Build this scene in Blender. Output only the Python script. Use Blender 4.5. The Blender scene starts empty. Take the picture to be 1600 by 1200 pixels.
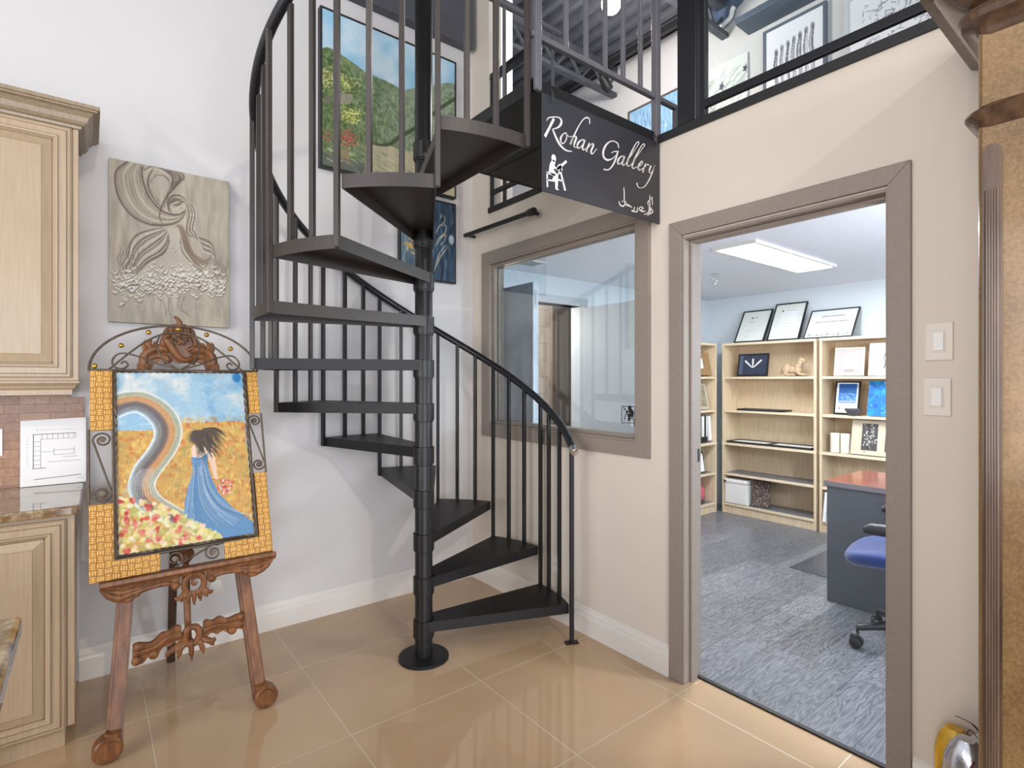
KEY, KEY2, KEY3, FILL, FILL2, LOFT, HALL, OFF, AMB, PANEL, EXPO = 270., 25., 60., 260., 140., 50., 60., 95., 1.15, 66., 0.0
import bpy, bmesh, math, random
import numpy as np
from mathutils import Vector, Matrix
random.seed(11)
RNG = np.random.default_rng(5)
SC = bpy.context.scene
COL = SC.collection
R = math.radians
PI = math.pi

# ------------------------------------------------------------------ mesh helpers
class MB:
    def __init__(s):
        s.v = []; s.f = []
    def add(s, vs, fs):
        o = len(s.v)
        s.v += [tuple(map(float, p)) for p in vs]
        s.f += [tuple(i + o for i in q) for q in fs]
        return s
    def box(s, x0, x1, y0, y1, z0, z1):
        x0, x1 = min(x0, x1), max(x0, x1); y0, y1 = min(y0, y1), max(y0, y1); z0, z1 = min(z0, z1), max(z0, z1)
        return s.add([(x0,y0,z0),(x1,y0,z0),(x1,y1,z0),(x0,y1,z0),(x0,y0,z1),(x1,y0,z1),(x1,y1,z1),(x0,y1,z1)],
              [(0,3,2,1),(4,5,6,7),(0,1,5,4),(1,2,6,5),(2,3,7,6),(3,0,4,7)])
    def obox(s, c, ax, ay, az, hx, hy, hz):
        c, ax, ay, az = Vector(c), Vector(ax).normalized(), Vector(ay).normalized(), Vector(az).normalized()
        vs = [c + ax*hx*i + ay*hy*j + az*hz*k for k in (-1,1) for j in (-1,1) for i in (-1,1)]
        return s.add(vs, [(0,2,3,1),(4,5,7,6),(0,1,5,4),(1,3,7,5),(3,2,6,7),(2,0,4,6)])
    def bar(s, a, b, w, h=None, up=(0,0,1)):
        a, b = Vector(a), Vector(b); d = (b - a); L = d.length; d.normalize()
        u = Vector(up)
        if abs(d.dot(u)) > .98: u = Vector((1,0,0))
        x = d.cross(u).normalized(); y = x.cross(d)
        return s.obox((a+b)/2, x, d, y, w/2, L/2, (h or w)/2)
    def tube(s, pts, r, n=8, closed=False, cap=True):
        pts = [Vector(p) for p in pts]
        m = len(pts); rs = r if isinstance(r, (list, tuple)) else [r]*m
        T = []
        for i in range(m):
            if closed: t = pts[(i+1) % m] - pts[i-1]
            else: t = pts[min(i+1, m-1)] - pts[max(i-1, 0)]
            T.append(t.normalized())
        u = T[0].orthogonal().normalized()
        vs = []; 
        for i in range(m):
            u = (u - T[i]*u.dot(T[i]))
            u = u.normalized() if u.length > 1e-6 else T[i].orthogonal().normalized()
            w = T[i].cross(u)
            for k in range(n):
                a = 2*PI*k/n
                vs.append(pts[i] + (u*math.cos(a) + w*math.sin(a))*rs[i])
        fs = []
        for i in range(m if closed else m-1):
            j = (i+1) % m
            for k in range(n):
                l = (k+1) % n
                fs.append((i*n+k, i*n+l, j*n+l, j*n+k))
        if cap and not closed:
            fs.append(tuple(range(n))[::-1]); fs.append(tuple(range((m-1)*n, m*n)))
        return s.add(vs, fs)
    def lathe(s, prof, c=(0,0,0), n=24, axis='z'):
        vs = []; fs = []; m = len(prof)
        for r, h in prof:
            for k in range(n):
                a = 2*PI*k/n
                p = (r*math.cos(a), r*math.sin(a), h)
                if axis == 'x': p = (p[2], p[0], p[1])
                if axis == 'y': p = (p[0], p[2], p[1])
                vs.append((c[0]+p[0], c[1]+p[1], c[2]+p[2]))
        for i in range(m-1):
            for k in range(n):
                l = (k+1) % n
                fs.append((i*n+k, i*n+l, (i+1)*n+l, (i+1)*n+k))
        fs.append(tuple(range(n))[::-1]); fs.append(tuple(range((m-1)*n, m*n)))
        return s.add(vs, fs)
    def prism(s, poly, f, d0, d1):
        """poly: 2d outline; f(a, b, d) -> 3d point; extruded from d0 to d1"""
        n = len(poly)
        vs = [f(a, b, d0) for a, b in poly] + [f(a, b, d1) for a, b in poly]
        fs = [tuple(range(n))[::-1], tuple(range(n, 2*n))] + [(i, (i+1) % n, n+(i+1) % n, n+i) for i in range(n)]
        return s.add(vs, fs)
    def sphere(s, c, rx, ry=None, rz=None, n=14, m=9):
        ry = ry or rx; rz = rz or rx
        prof = [(math.sin(PI*i/m), -math.cos(PI*i/m)) for i in range(m+1)]
        prof[0] = (.02, -1); prof[-1] = (.02, 1)
        o = len(s.v); s.lathe(prof, n=n)
        for i in range(o, len(s.v)):
            x, y, z = s.v[i]; s.v[i] = (c[0]+x*rx, c[1]+y*ry, c[2]+z*rz)
        return s
    def sweep(s, path, prof):
        """prof: (outward, up) list swept along horizontal polyline path with mitres; outward = right of travel"""
        path = [Vector((p[0], p[1], 0)) for p in path]; z0 = 0
        m = len(path); n = len(prof); vs = []
        for i in range(m):
            d0 = (path[i]-path[i-1]).normalized() if i > 0 else None
            d1 = (path[i+1]-path[i]).normalized() if i < m-1 else None
            d0 = d0 or d1; d1 = d1 or d0
            n0 = Vector((d0.y, -d0.x, 0)); n1 = Vector((d1.y, -d1.x, 0))
            mt = (n0+n1); mt = mt / max(1e-6, mt.dot(n0)) 
            for o, z in prof: vs.append(path[i] + mt*o + Vector((0,0,z)))
        fs = []
        for i in range(m-1):
            for k in range(n):
                l = (k+1) % n
                fs.append((i*n+k, i*n+l, (i+1)*n+l, (i+1)*n+k))
        fs.append(tuple(range(n))[::-1]); fs.append(tuple(range((m-1)*n, m*n)))
        return s.add(vs, fs)
    def ribbon(s, pts, ws, f, d0, d1):
        """flat brush stroke of changing width as a thin solid"""
        pts = [Vector((p[0], p[1])) for p in pts]; m = len(pts)
        if not isinstance(ws, (list, tuple)): ws = [ws]*m
        A = []; B = []
        for i in range(m):
            t = (pts[min(i+1, m-1)] - pts[max(i-1, 0)])
            t = t.normalized() if t.length > 1e-9 else Vector((1,0))
            nn = Vector((-t.y, t.x))
            A.append(pts[i] + nn*ws[i]/2); B.append(pts[i] - nn*ws[i]/2)
        vs = [f(p.x, p.y, d) for d in (d0, d1) for L in (A, B) for p in L]
        fs = []
        for i in range(m-1):
            a0, a1, b0, b1 = i, i+1, m+i, m+i+1
            c0, c1, e0, e1 = 2*m+i, 2*m+i+1, 3*m+i, 3*m+i+1
            fs += [(a0,a1,b1,b0), (c0,e0,e1,c1), (a0,c0,c1,a1), (b0,b1,e1,e0)]
        fs += [(0, m, 3*m, 2*m), (m-1, 3*m-1, 4*m-1, 2*m-1)]
        return s.add(vs, fs)

def spline(pts, n=6, closed=False):
    P = [np.array(p, float) for p in pts]; out = []; m = len(P)
    for i in range(m if closed else m-1):
        if closed: p0, p1, p2, p3 = P[i-1], P[i], P[(i+1) % m], P[(i+2) % m]
        else: p0, p1, p2, p3 = P[max(i-1,0)], P[i], P[i+1], P[min(i+2, m-1)]
        for k in range(n):
            t = k/n
            out.append(tuple(.5*((2*p1)+(-p0+p2)*t+(2*p0-5*p1+4*p2-p3)*t*t+(-p0+3*p1-3*p2+p3)*t**3)))
    if not closed: out.append(tuple(P[-1]))
    return out

def tag(o, label=None, cat=None, group=None, kind=None):
    if label: o['label'] = label
    if cat: o['category'] = cat
    if group: o['group'] = group
    if kind: o['kind'] = kind
    return o

def root_base(o):
    while o is not None and o.parent is not None: o = o.parent
    return o

LOCAL = set()
def build(name, mb, mat, parent=None, loc=None, bevel=0, smooth=False, angle=35, seg=2):
    """world-coordinate mesh data -> one object; the origin goes to loc (or the parent thing's base)"""
    me = bpy.data.meshes.new(name)
    off = Vector((0,0,0))
    if parent is not None:
        rt = root_base(parent)
        if rt.name not in LOCAL: off = Vector(rt['_b']) if '_b' in rt else rt.location
    elif loc is not None: off = Vector(loc)
    me.from_pydata([tuple(Vector(p)-off) for p in mb.v], [], mb.f)
    bm = bmesh.new(); bm.from_mesh(me)
    bmesh.ops.recalc_face_normals(bm, faces=bm.faces)
    bm.to_mesh(me); bm.free()
    if smooth:
        me.shade_smooth(); me.set_sharp_from_angle(angle=R(angle))
    me.materials.append(mat)
    o = bpy.data.objects.new(name, me); COL.objects.link(o)
    if parent is not None: o.parent = parent
    elif loc is not None: o.location = loc
    if bevel:
        b = o.modifiers.new('bevel', 'BEVEL'); b.width = bevel; b.segments = seg; b.limit_method = 'ANGLE'; b.angle_limit = R(40)
    return o

def thing(name, label, cat, loc=(0,0,0), group=None, local=False, rot=None):
    o = bpy.data.objects.new(name, None); COL.objects.link(o)
    o.location = loc; o.empty_display_size = .05
    if rot: o.rotation_euler = rot
    if local: LOCAL.add(o.name)
    return tag(o, label, cat, group)

def struct(name, mb, mat, parent=None, **k):
    o = build(name, mb, mat, parent, **k)
    o['kind'] = 'structure'
    return o

def one(name, mb, mat, label, cat, loc, group=None, **k):
    return tag(build(name, mb, mat, None, loc, **k), label, cat, group)

# ------------------------------------------------------------------ materials
def lin(c): 
    c = np.asarray(c, float)/255.
    return np.where(c <= .04045, c/12.92, ((c+.055)/1.055)**2.4)
def col(*c): return tuple(float(x) for x in lin(c))+(1.,)

class Nd:
    def __init__(s, name):
        s.m = bpy.data.materials.new(name); s.m.use_nodes = True
        s.t = s.m.node_tree; s.t.nodes.clear()
        s.out = s.n('ShaderNodeOutputMaterial')
    def n(s, typ, **k):
        x = s.t.nodes.new(typ)
        for a, b in k.items(): setattr(x, a, b)
        return x
    def l(s, a, b): s.t.links.new(a, b)
    def coords(s, kind='Object', scale=(1,1,1), loc=(0,0,0), rot=(0,0,0)):
        tc = s.n('ShaderNodeTexCoord'); mp = s.n('ShaderNodeMapping')
        mp.inputs['Scale'].default_value = scale; mp.inputs['Location'].default_value = loc; mp.inputs['Rotation'].default_value = rot
        s.l(tc.outputs[kind], mp.inputs['Vector']); return mp.outputs['Vector']
    def noise(s, vec, scale=5, detail=4, rough=.55):
        x = s.n('ShaderNodeTexNoise'); x.inputs['Scale'].default_value = scale; x.inputs['Detail'].default_value = detail
        x.inputs['Roughness'].default_value = rough
        s.l(vec, x.inputs['Vector']); return x.outputs['Fac']
    def ramp(s, fac, stops, interp='LINEAR'):
        x = s.n('ShaderNodeValToRGB'); r = x.color_ramp; r.interpolation = interp
        while len(r.elements) < len(stops): r.elements.new(.5)
        for e, (p, c) in zip(r.elements, stops): e.position = p; e.color = c
        s.l(fac, x.inputs['Fac']); return x.outputs['Color']
    def mix(s, f, a, b, mode='MIX'):
        x = s.n('ShaderNodeMix', data_type='RGBA', blend_type=mode)
        for i, v in ((0, f), (6, a), (7, b)):
            if isinstance(v, (int, float)): x.inputs[i].default_value = v
            elif isinstance(v, tuple): x.inputs[i].default_value = v
            else: s.l(v, x.inputs[i])
        return x.outputs[2]
    def math(s, op, a, b=0.):
        x = s.n('ShaderNodeMath', operation=op)
        for i, v in ((0, a), (1, b)):
            if isinstance(v, (int, float)): x.inputs[i].default_value = v
            else: s.l(v, x.inputs[i])
        return x.outputs[0]
    def bsdf(s, color, rough=.5, metal=0., bump=None, bs=.2, bd=.002, coat=0., spec=.5, emis=None, es=0., sheen=0.):
        b = s.n('ShaderNodeBsdfPrincipled')
        def put(nm, v):
            if isinstance(v, (int, float, tuple)): b.inputs[nm].default_value = v
            else: s.l(v, b.inputs[nm])
        put('Base Color', color); put('Roughness', rough); put('Metallic', metal); put('Coat Weight', coat); put('Specular IOR Level', spec)
        b.inputs['Coat Roughness'].default_value = .08
        if sheen: b.inputs['Sheen Weight'].default_value = sheen
        if emis: put('Emission Color', emis); b.inputs['Emission Strength'].default_value = es
        if bump is not None:
            x = s.n('ShaderNodeBump'); x.inputs['Strength'].default_value = bs; x.inputs['Distance'].default_value = bd
            s.l(bump, x.inputs['Height']); s.l(x.outputs['Normal'], b.inputs['Normal'])
        s.l(b.outputs[0], s.out.inputs['Surface']); return s.m

def plain(name, c, rough=.5, metal=0., var=.08, scale=6, bump=0., bscale=60, coat=0., spec=.5, stretch=(1,1,1), sheen=0.):
    n = Nd(name); v = n.coords(scale=stretch)
    f = n.noise(v, scale, 4)
    d = tuple(x*(1-var) for x in c[:3])+(1.,); e = tuple(min(1, x*(1+var)) for x in c[:3])+(1.,)
    cc = n.ramp(f, [(.3, d), (.7, e)])
    bp = n.noise(v, bscale, 3) if bump else None
    return n.bsdf(cc, rough, metal, bp, bump, .002, coat, spec, sheen=sheen)

def glow(name, c, s):
    n = Nd(name); e = n.n('ShaderNodeEmission'); e.inputs[0].default_value = c; e.inputs[1].default_value = s
    n.l(e.outputs[0], n.out.inputs[0]); return n.m

def glassy(name, tint=(.93,.97,.97,1), ior=1.5):
    n = Nd(name); t = n.n('ShaderNodeBsdfTransparent'); t.inputs[0].default_value = tint
    g = n.n('ShaderNodeBsdfGlossy'); g.inputs['Roughness'].default_value = 0.0; g.inputs[0].default_value = (1,1,1,1)
    ge = n.n('ShaderNodeNewGeometry'); dp = n.n('ShaderNodeVectorMath', operation='DOT_PRODUCT')
    n.l(ge.outputs['Normal'], dp.inputs[0]); n.l(ge.outputs['Incoming'], dp.inputs[1])
    f0 = ((ior-1)/(ior+1))**2                    # Schlick reflectance, the same from both sides of the pane
    k = n.math('POWER', n.math('SUBTRACT', 1., n.math('ABSOLUTE', dp.outputs['Value'])), 5.)
    fac = n.math('ADD', n.math('MULTIPLY', k, 1-f0), f0)
    mx = n.n('ShaderNodeMixShader'); n.l(fac, mx.inputs[0]); n.l(t.outputs[0], mx.inputs[1]); n.l(g.outputs[0], mx.inputs[2])
    n.l(mx.outputs[0], n.out.inputs[0]); return n.m

def wood(name, dark, light, axis='z', scale=1., rough=.35, coat=.2, gloss=.5):
    n = Nd(name); k = {'x': (1.2,14,14), 'y': (14,1.2,14), 'z': (14,14,1.2)}[axis]
    v = n.coords(scale=tuple(a*scale for a in k))
    f = n.noise(v, 3.2, 6, .6)
    c = n.ramp(f, [(.3, dark), (.68, light)])
    return n.bsdf(c, rough, 0, f, .15, .002, coat, gloss)

M = {}
WL = (232,228,222)
def wallpaint(name, c):
    n = Nd(name); v = n.coords(); f = n.noise(v, 130, 3); g = n.noise(v, 2.0, 2)
    c0 = col(*c); cc = n.ramp(g, [(.3, tuple(x*.985 for x in c0[:3])+(1.,)), (.7, c0)])
    return n.bsdf(cc, .62, 0, f, .25, .0012, spec=.3)
M['wall_l'] = wallpaint('white_wall_paint', (214,211,209))
M['wall_r'] = wallpaint('warm_lit_wall_paint', (219,208,194))  # warm light on this wall is put into its colour
M['wall_o'] = wallpaint('office_wall_paint', (222,230,236))
M['ceil_o'] = wallpaint('office_ceiling_paint', (226,230,238))
M['trimw'] = plain('white_trim_paint', col(228,222,214), .35, var=.02)
M['casing'] = plain('taupe_gray_paint', col(146,134,124), .5, var=.06, scale=60, bump=.1, bscale=300)
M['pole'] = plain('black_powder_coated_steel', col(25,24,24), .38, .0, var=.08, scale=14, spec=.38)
M['steel'] = plain('lit_black_steel', col(56,50,47), .42, .0, var=.08, scale=14, bump=.06, bscale=260, spec=.5)  # the black stair paint, lightened to stand for lamplight on the upper parts
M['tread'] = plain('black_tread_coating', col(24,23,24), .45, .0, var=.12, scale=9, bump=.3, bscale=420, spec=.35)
M['chrome'] = plain('polished_chrome', col(215,215,215), .12, 1., var=.02)
M['raillit'] = plain('lamplit_rail_steel', col(112,111,116), .35, .3, var=.1, scale=14)  # lamp highlights on the landing rail are put into this lighter grey
M['black'] = plain('matte_black', col(34,33,34), .5, var=.1)
M['blackgloss'] = plain('satin_black_lacquer', col(28,28,32), .3, var=.1)
M['navyblack'] = plain('charcoal_sign_board', col(46,46,52), .38, var=.08, scale=30)
M['white'] = plain('white_plastic', col(236,234,230), .35, var=.02)
M['cream'] = plain('cream_plastic', col(226,216,204), .4, var=.02)
M['paper'] = plain('white_paper', col(240,240,238), .7, var=.02)
M['ink'] = plain('black_ink', col(60,58,60), .7)
M['greyink'] = plain('grey_ink', col(130,126,126), .7)
M['whiteink'] = plain('white_vinyl', col(220,216,212), .5, var=.02)
M['glass'] = glassy('window_glass', (.93,.97,.98,1), 2.0)
M['glassc'] = glassy('railing_glass', (.95,.98,.98,1), 1.45)
M['deck'] = plain('dark_metal_deck', col(86,88,94), .45, .3, var=.15, scale=8)
M['charcoal'] = plain('charcoal_wall_paint', col(82,82,88), .6, var=.12, scale=5)
M['brass'] = plain('amber_bead', col(176,140,60), .15, .7, var=.2)
M['iron'] = plain('bronzed_iron', col(92,80,68), .4, .6, var=.25, scale=50)
M['greylam'] = plain('dark_grey_laminate', col(84,88,96), .5, var=.05)
M['bluefab'] = plain('blue_woven_fabric', col(30,56,118), .85, var=.25, scale=220, bump=.5, bscale=380, sheen=.3)
M['blkplastic'] = plain('black_grained_plastic', col(44,46,50), .45, var=.08, bump=.2, bscale=300)
M['maple'] = wood('pale_maple_veneer', col(206,182,150), col(226,206,176), 'z', 1.6, .45, .0, .3)
M['shelf'] = wood('pale_maple_shelf', col(214,194,164), col(232,214,186), 'y', 1.6, .45, .0, .3)
M['cherry'] = wood('cherry_desk_top', col(118,54,28), col(150,76,42), 'y', 1.2, .22, .3)
M['carved'] = wood('carved_walnut', col(86,52,30), col(142,94,56), 'z', 1.0, .42, .08, .3)
M['walnut'] = wood('dark_walnut', col(50,34,26), col(84,56,40), 'z', 1.2, .4, .2)
M['horse'] = plain('tan_ceramic', col(186,160,130), .4, var=.2, scale=30)
M['ivory'] = plain('ivory_wax', col(232,226,210), .5, var=.04)
M['pinkwrap'] = plain('pink_bubble_wrap', col(206,96,112), .25, var=.3, scale=60, bump=1., bscale=110, coat=.4)
M['liner'] = plain('grey_shelf_liner', col(112,112,116), .4, var=.05)
M['bowl'] = plain('grey_stoneware', col(92,92,98), .4, var=.1)

def cabinet_paint(name, base, glaze):
    n = Nd(name); v = n.coords(scale=(30,30,1.5)); f = n.noise(v, 4, 5, .6)
    c = n.ramp(f, [(.25, glaze), (.6, base)])
    return n.bsdf(c, .42, 0, f, .08, .001, .1)
M['cab'] = cabinet_paint('glazed_cream_cabinet', col(174,152,124), col(164,141,113))
M['darkcab'] = cabinet_paint('crown_glaze', col(150,132,108), col(128,110,88))
M['glaze'] = plain('brown_glaze_line', col(120,98,72), .5)

def granite():
    n = Nd('speckled_granite'); v = n.coords()
    f = n.noise(v, 55, 6, .75); g = n.noise(v, 18, 4, .6)
    c1 = n.ramp(f, [(.36, col(34,28,24)), (.46, col(120,96,72)), (.55, col(186,164,132)), (.68, col(216,200,172))])
    c2 = n.ramp(g, [(.35, col(150,118,84)), (.65, col(226,214,190))])
    return n.bsdf(n.mix(.65, c2, c1, 'MULTIPLY'), .06, 0, None, coat=.5, spec=.6)
M['granite'] = granite()

def tilefloor():
    n = Nd('polished_tan_floor_tile'); v = n.coords(loc=(.105+6.07, .515+6.15, 0))
    b = n.n('ShaderNodeTexBrick'); b.offset = 0; b.squash = 1
    b.inputs['Scale'].default_value = 1; b.inputs['Brick Width'].default_value = .607; b.inputs['Row Height'].default_value = .615
    b.inputs['Mortar Size'].default_value = .0022; b.inputs['Mortar Smooth'].default_value = .1; b.inputs['Bias'].default_value = 0
    b.inputs['Color1'].default_value = (1,1,1,1); b.inputs['Color2'].default_value = (.94,.94,.94,1); b.inputs['Mortar'].default_value = (0,0,0,1)
    n.l(v, b.inputs['Vector'])
    g = n.noise(v, 2.5, 3); h = n.noise(v, 260, 2)
    c = n.mix(.5, n.ramp(g, [(.3, col(184,153,119)), (.7, col(198,167,131))]), n.ramp(h, [(.3, col(180,149,117)), (.7, col(204,173,137))]))
    c = n.mix(1., c, b.outputs['Color'], 'MULTIPLY')
    c = n.mix(b.outputs['Fac'], c, col(206,190,164))
    rg = n.math('ADD', n.math('MULTIPLY', b.outputs['Fac'], .4), .035)
    return n.bsdf(c, rg, 0, n.math('SUBTRACT', 1., b.outputs['Fac']), .2, .001, spec=.8)
M['tile'] = tilefloor()

def plankfloor():
    n = Nd('dark_grey_wood_planks'); v = n.coords(loc=(7.3, 8.05, 0))
    b = n.n('ShaderNodeTexBrick'); b.offset = .37; b.offset_frequency = 2; b.squash = 1
    b.inputs['Scale'].default_value = 1; b.inputs['Brick Width'].default_value = 1.2; b.inputs['Row Height'].default_value = .19
    b.inputs['Mortar Size'].default_value = .0012; b.inputs['Bias'].default_value = 0
    b.inputs['Color1'].default_value = col(110,112,118); b.inputs['Color2'].default_value = col(132,133,140); b.inputs['Mortar'].default_value = col(52,52,56)
    n.l(v, b.inputs['Vector'])
    w = n.coords(scale=(1.6, 16, 1)); f = n.noise(w, 3, 8, .7)
    f2 = n.noise(n.coords(scale=(.8, 5.5, 1), loc=(3,1,0)), 2.6, 3, .5)
    ct = n.math('ADD', n.math('MULTIPLY', n.math('SINE', n.math('MULTIPLY', f2, 95.)), .5), .5)
    gr = n.ramp(n.math('ADD', n.math('MULTIPLY', f, .72), n.math('MULTIPLY', ct, .28)), [(.25, (.45,.45,.46,1)), (.5, (.85,.85,.85,1)), (.75, (1.3,1.3,1.32,1))])
    c = n.mix(1., b.outputs['Color'], gr, 'MULTIPLY')
    return n.bsdf(c, .3, 0, f, .12, .001, spec=.45)
M['plank'] = plankfloor()

def splash():
    n = Nd('beige_stone_brick_tiles'); v0 = n.coords(loc=(4.0, 0, .03))
    sp = n.n('ShaderNodeSeparateXYZ'); n.l(v0, sp.inputs[0]); cb = n.n('ShaderNodeCombineXYZ')
    n.l(sp.outputs[0], cb.inputs[0]); n.l(sp.outputs[2], cb.inputs[1])
    b = n.n('ShaderNodeTexBrick'); b.offset = .5
    b.inputs['Scale'].default_value = 1; b.inputs['Brick Width'].default_value = .1; b.inputs['Row Height'].default_value = .0385
    b.inputs['Mortar Size'].default_value = .0014; b.inputs['Color1'].default_value = col(140,102,76); b.inputs['Color2'].default_value = col(166,128,98)
    b.inputs['Mortar'].default_value = col(132,98,74); n.l(cb.outputs[0], b.inputs['Vector'])
    f = n.noise(v0, 24, 4, .6)
    st = n.ramp(f, [(.47, (1,1,1,1)), (.5, (1.35,1.35,1.4,1)), (.53, (1,1,1,1))])
    c = n.mix(1., b.outputs['Color'], st, 'MULTIPLY')
    return n.bsdf(c, .3, 0, n.math('SUBTRACT', f, b.outputs['Fac']), .5, .003, spec=.35)
M['splash'] = splash()

def wicker():
    n = Nd('woven_wicker'); v = n.coords()
    sp = n.n('ShaderNodeSeparateXYZ'); n.l(v, sp.inputs[0])
    q = 132.
    x = n.math('MULTIPLY', sp.outputs[0], q); z = n.math('MULTIPLY', sp.outputs[2], q)
    sx = n.math('ABSOLUTE', n.math('SINE', n.math('MULTIPLY', x, PI))); sz = n.math('ABSOLUTE', n.math('SINE', n.math('MULTIPLY', z, PI)))
    ck = n.math('ABSOLUTE', n.math('MODULO', n.math('ADD', n.math('FLOOR', n.math('MULTIPLY', x, 1/3.)), n.math('FLOOR', n.math('MULTIPLY', z, 1/3.))), 2.))
    bx = n.math('ABSOLUTE', n.math('SINE', n.math('MULTIPLY', x, PI/3))); bz = n.math('ABSOLUTE', n.math('SINE', n.math('MULTIPLY', z, PI/3)))
    h1 = n.math('MULTIPLY', n.math('ADD', n.math('MULTIPLY', sx, .6), n.math('MULTIPLY', bz, .5)), ck)
    h2 = n.math('MULTIPLY', n.math('ADD', n.math('MULTIPLY', sz, .6), n.math('MULTIPLY', bx, .5)), n.math('SUBTRACT', 1., ck))
    hh = n.math('ADD', h1, h2)
    nz = n.noise(n.coords(scale=(1,1,1)), 60, 3)
    c = n.ramp(n.math('ADD', n.math('MULTIPLY', hh, .7), n.math('MULTIPLY', nz, .35)), [(.2, col(104,60,16)), (.5, col(170,112,38)), (.92, col(218,172,88))])
    return n.bsdf(c, .4, 0, hh, .6, .003)
M['wicker'] = wicker()

def antique():
    n = Nd('antique_gold_brown_finish'); v = n.coords(); f = n.noise(v, 5, 5, .6); g = n.noise(v, 160, 3)
    c = n.ramp(f, [(.3, col(104,78,46)), (.7, col(150,118,76))])
    c = n.mix(.35, c, n.ramp(g, [(.35, col(98,74,44)), (.65, col(158,126,84))]))
    return n.bsdf(c, .35, .15, g, .1, .001, .25)
M['antique'] = antique()
M['darkbronze'] = wood('dark_bronze_brown', col(64,46,34), col(106,80,60), 'z', .8, .28, .4)

def rattan():
    n = Nd('ribbed_rattan'); v = n.coords(); w = n.n('ShaderNodeTexWave', bands_direction='X'); w.inputs['Scale'].default_value = 22; w.inputs['Distortion'].default_value = 2
    n.l(v, w.inputs['Vector']); c = n.ramp(w.outputs['Fac'], [(.2, col(84,56,30)), (.8, col(206,168,116))])
    return n.bsdf(c, .6, 0, w.outputs['Fac'], .6, .004)
M['rattan'] = rattan()

def halfbrick():
    n = Nd('pale_brick_wall'); v0 = n.coords()
    sp = n.n('ShaderNodeSeparateXYZ'); n.l(v0, sp.inputs[0]); cb = n.n('ShaderNodeCombineXYZ')
    n.l(sp.outputs[0], cb.inputs[0]); n.l(sp.outputs[2], cb.inputs[1])
    b = n.n('ShaderNodeTexBrick'); b.inputs['Scale'].default_value = 1; b.inputs['Brick Width'].default_value = .4; b.inputs['Row Height'].default_value = .2
    b.inputs['Mortar Size'].default_value = .004; b.inputs['Color1'].default_value = col(226,212,196); b.inputs['Color2'].default_value = col(232,220,206)
    b.inputs['Mortar'].default_value = col(186,170,154); n.l(cb.outputs[0], b.inputs['Vector'])
    return n.bsdf(b.outputs['Color'], .7)
M['brick'] = halfbrick()

def artmat(name, rough=.6, coat=0.):
    n = Nd(name); a = n.n('ShaderNodeVertexColor'); a.layer_name = 'paint'
    g = n.noise(n.coords(scale=(1,1,1)), 240, 3)
    return n.bsdf(n.mix(.12, a.outputs['Color'], n.ramp(g, [(.3, (.6,.6,.6,1)), (.7, (1.2,1.2,1.2,1))]), 'MULTIPLY'), rough, 0, g, .15, .001, coat)
M['art'] = artmat('painted_canvas')
M['print'] = artmat('printed_paper', .6, 0)

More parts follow.
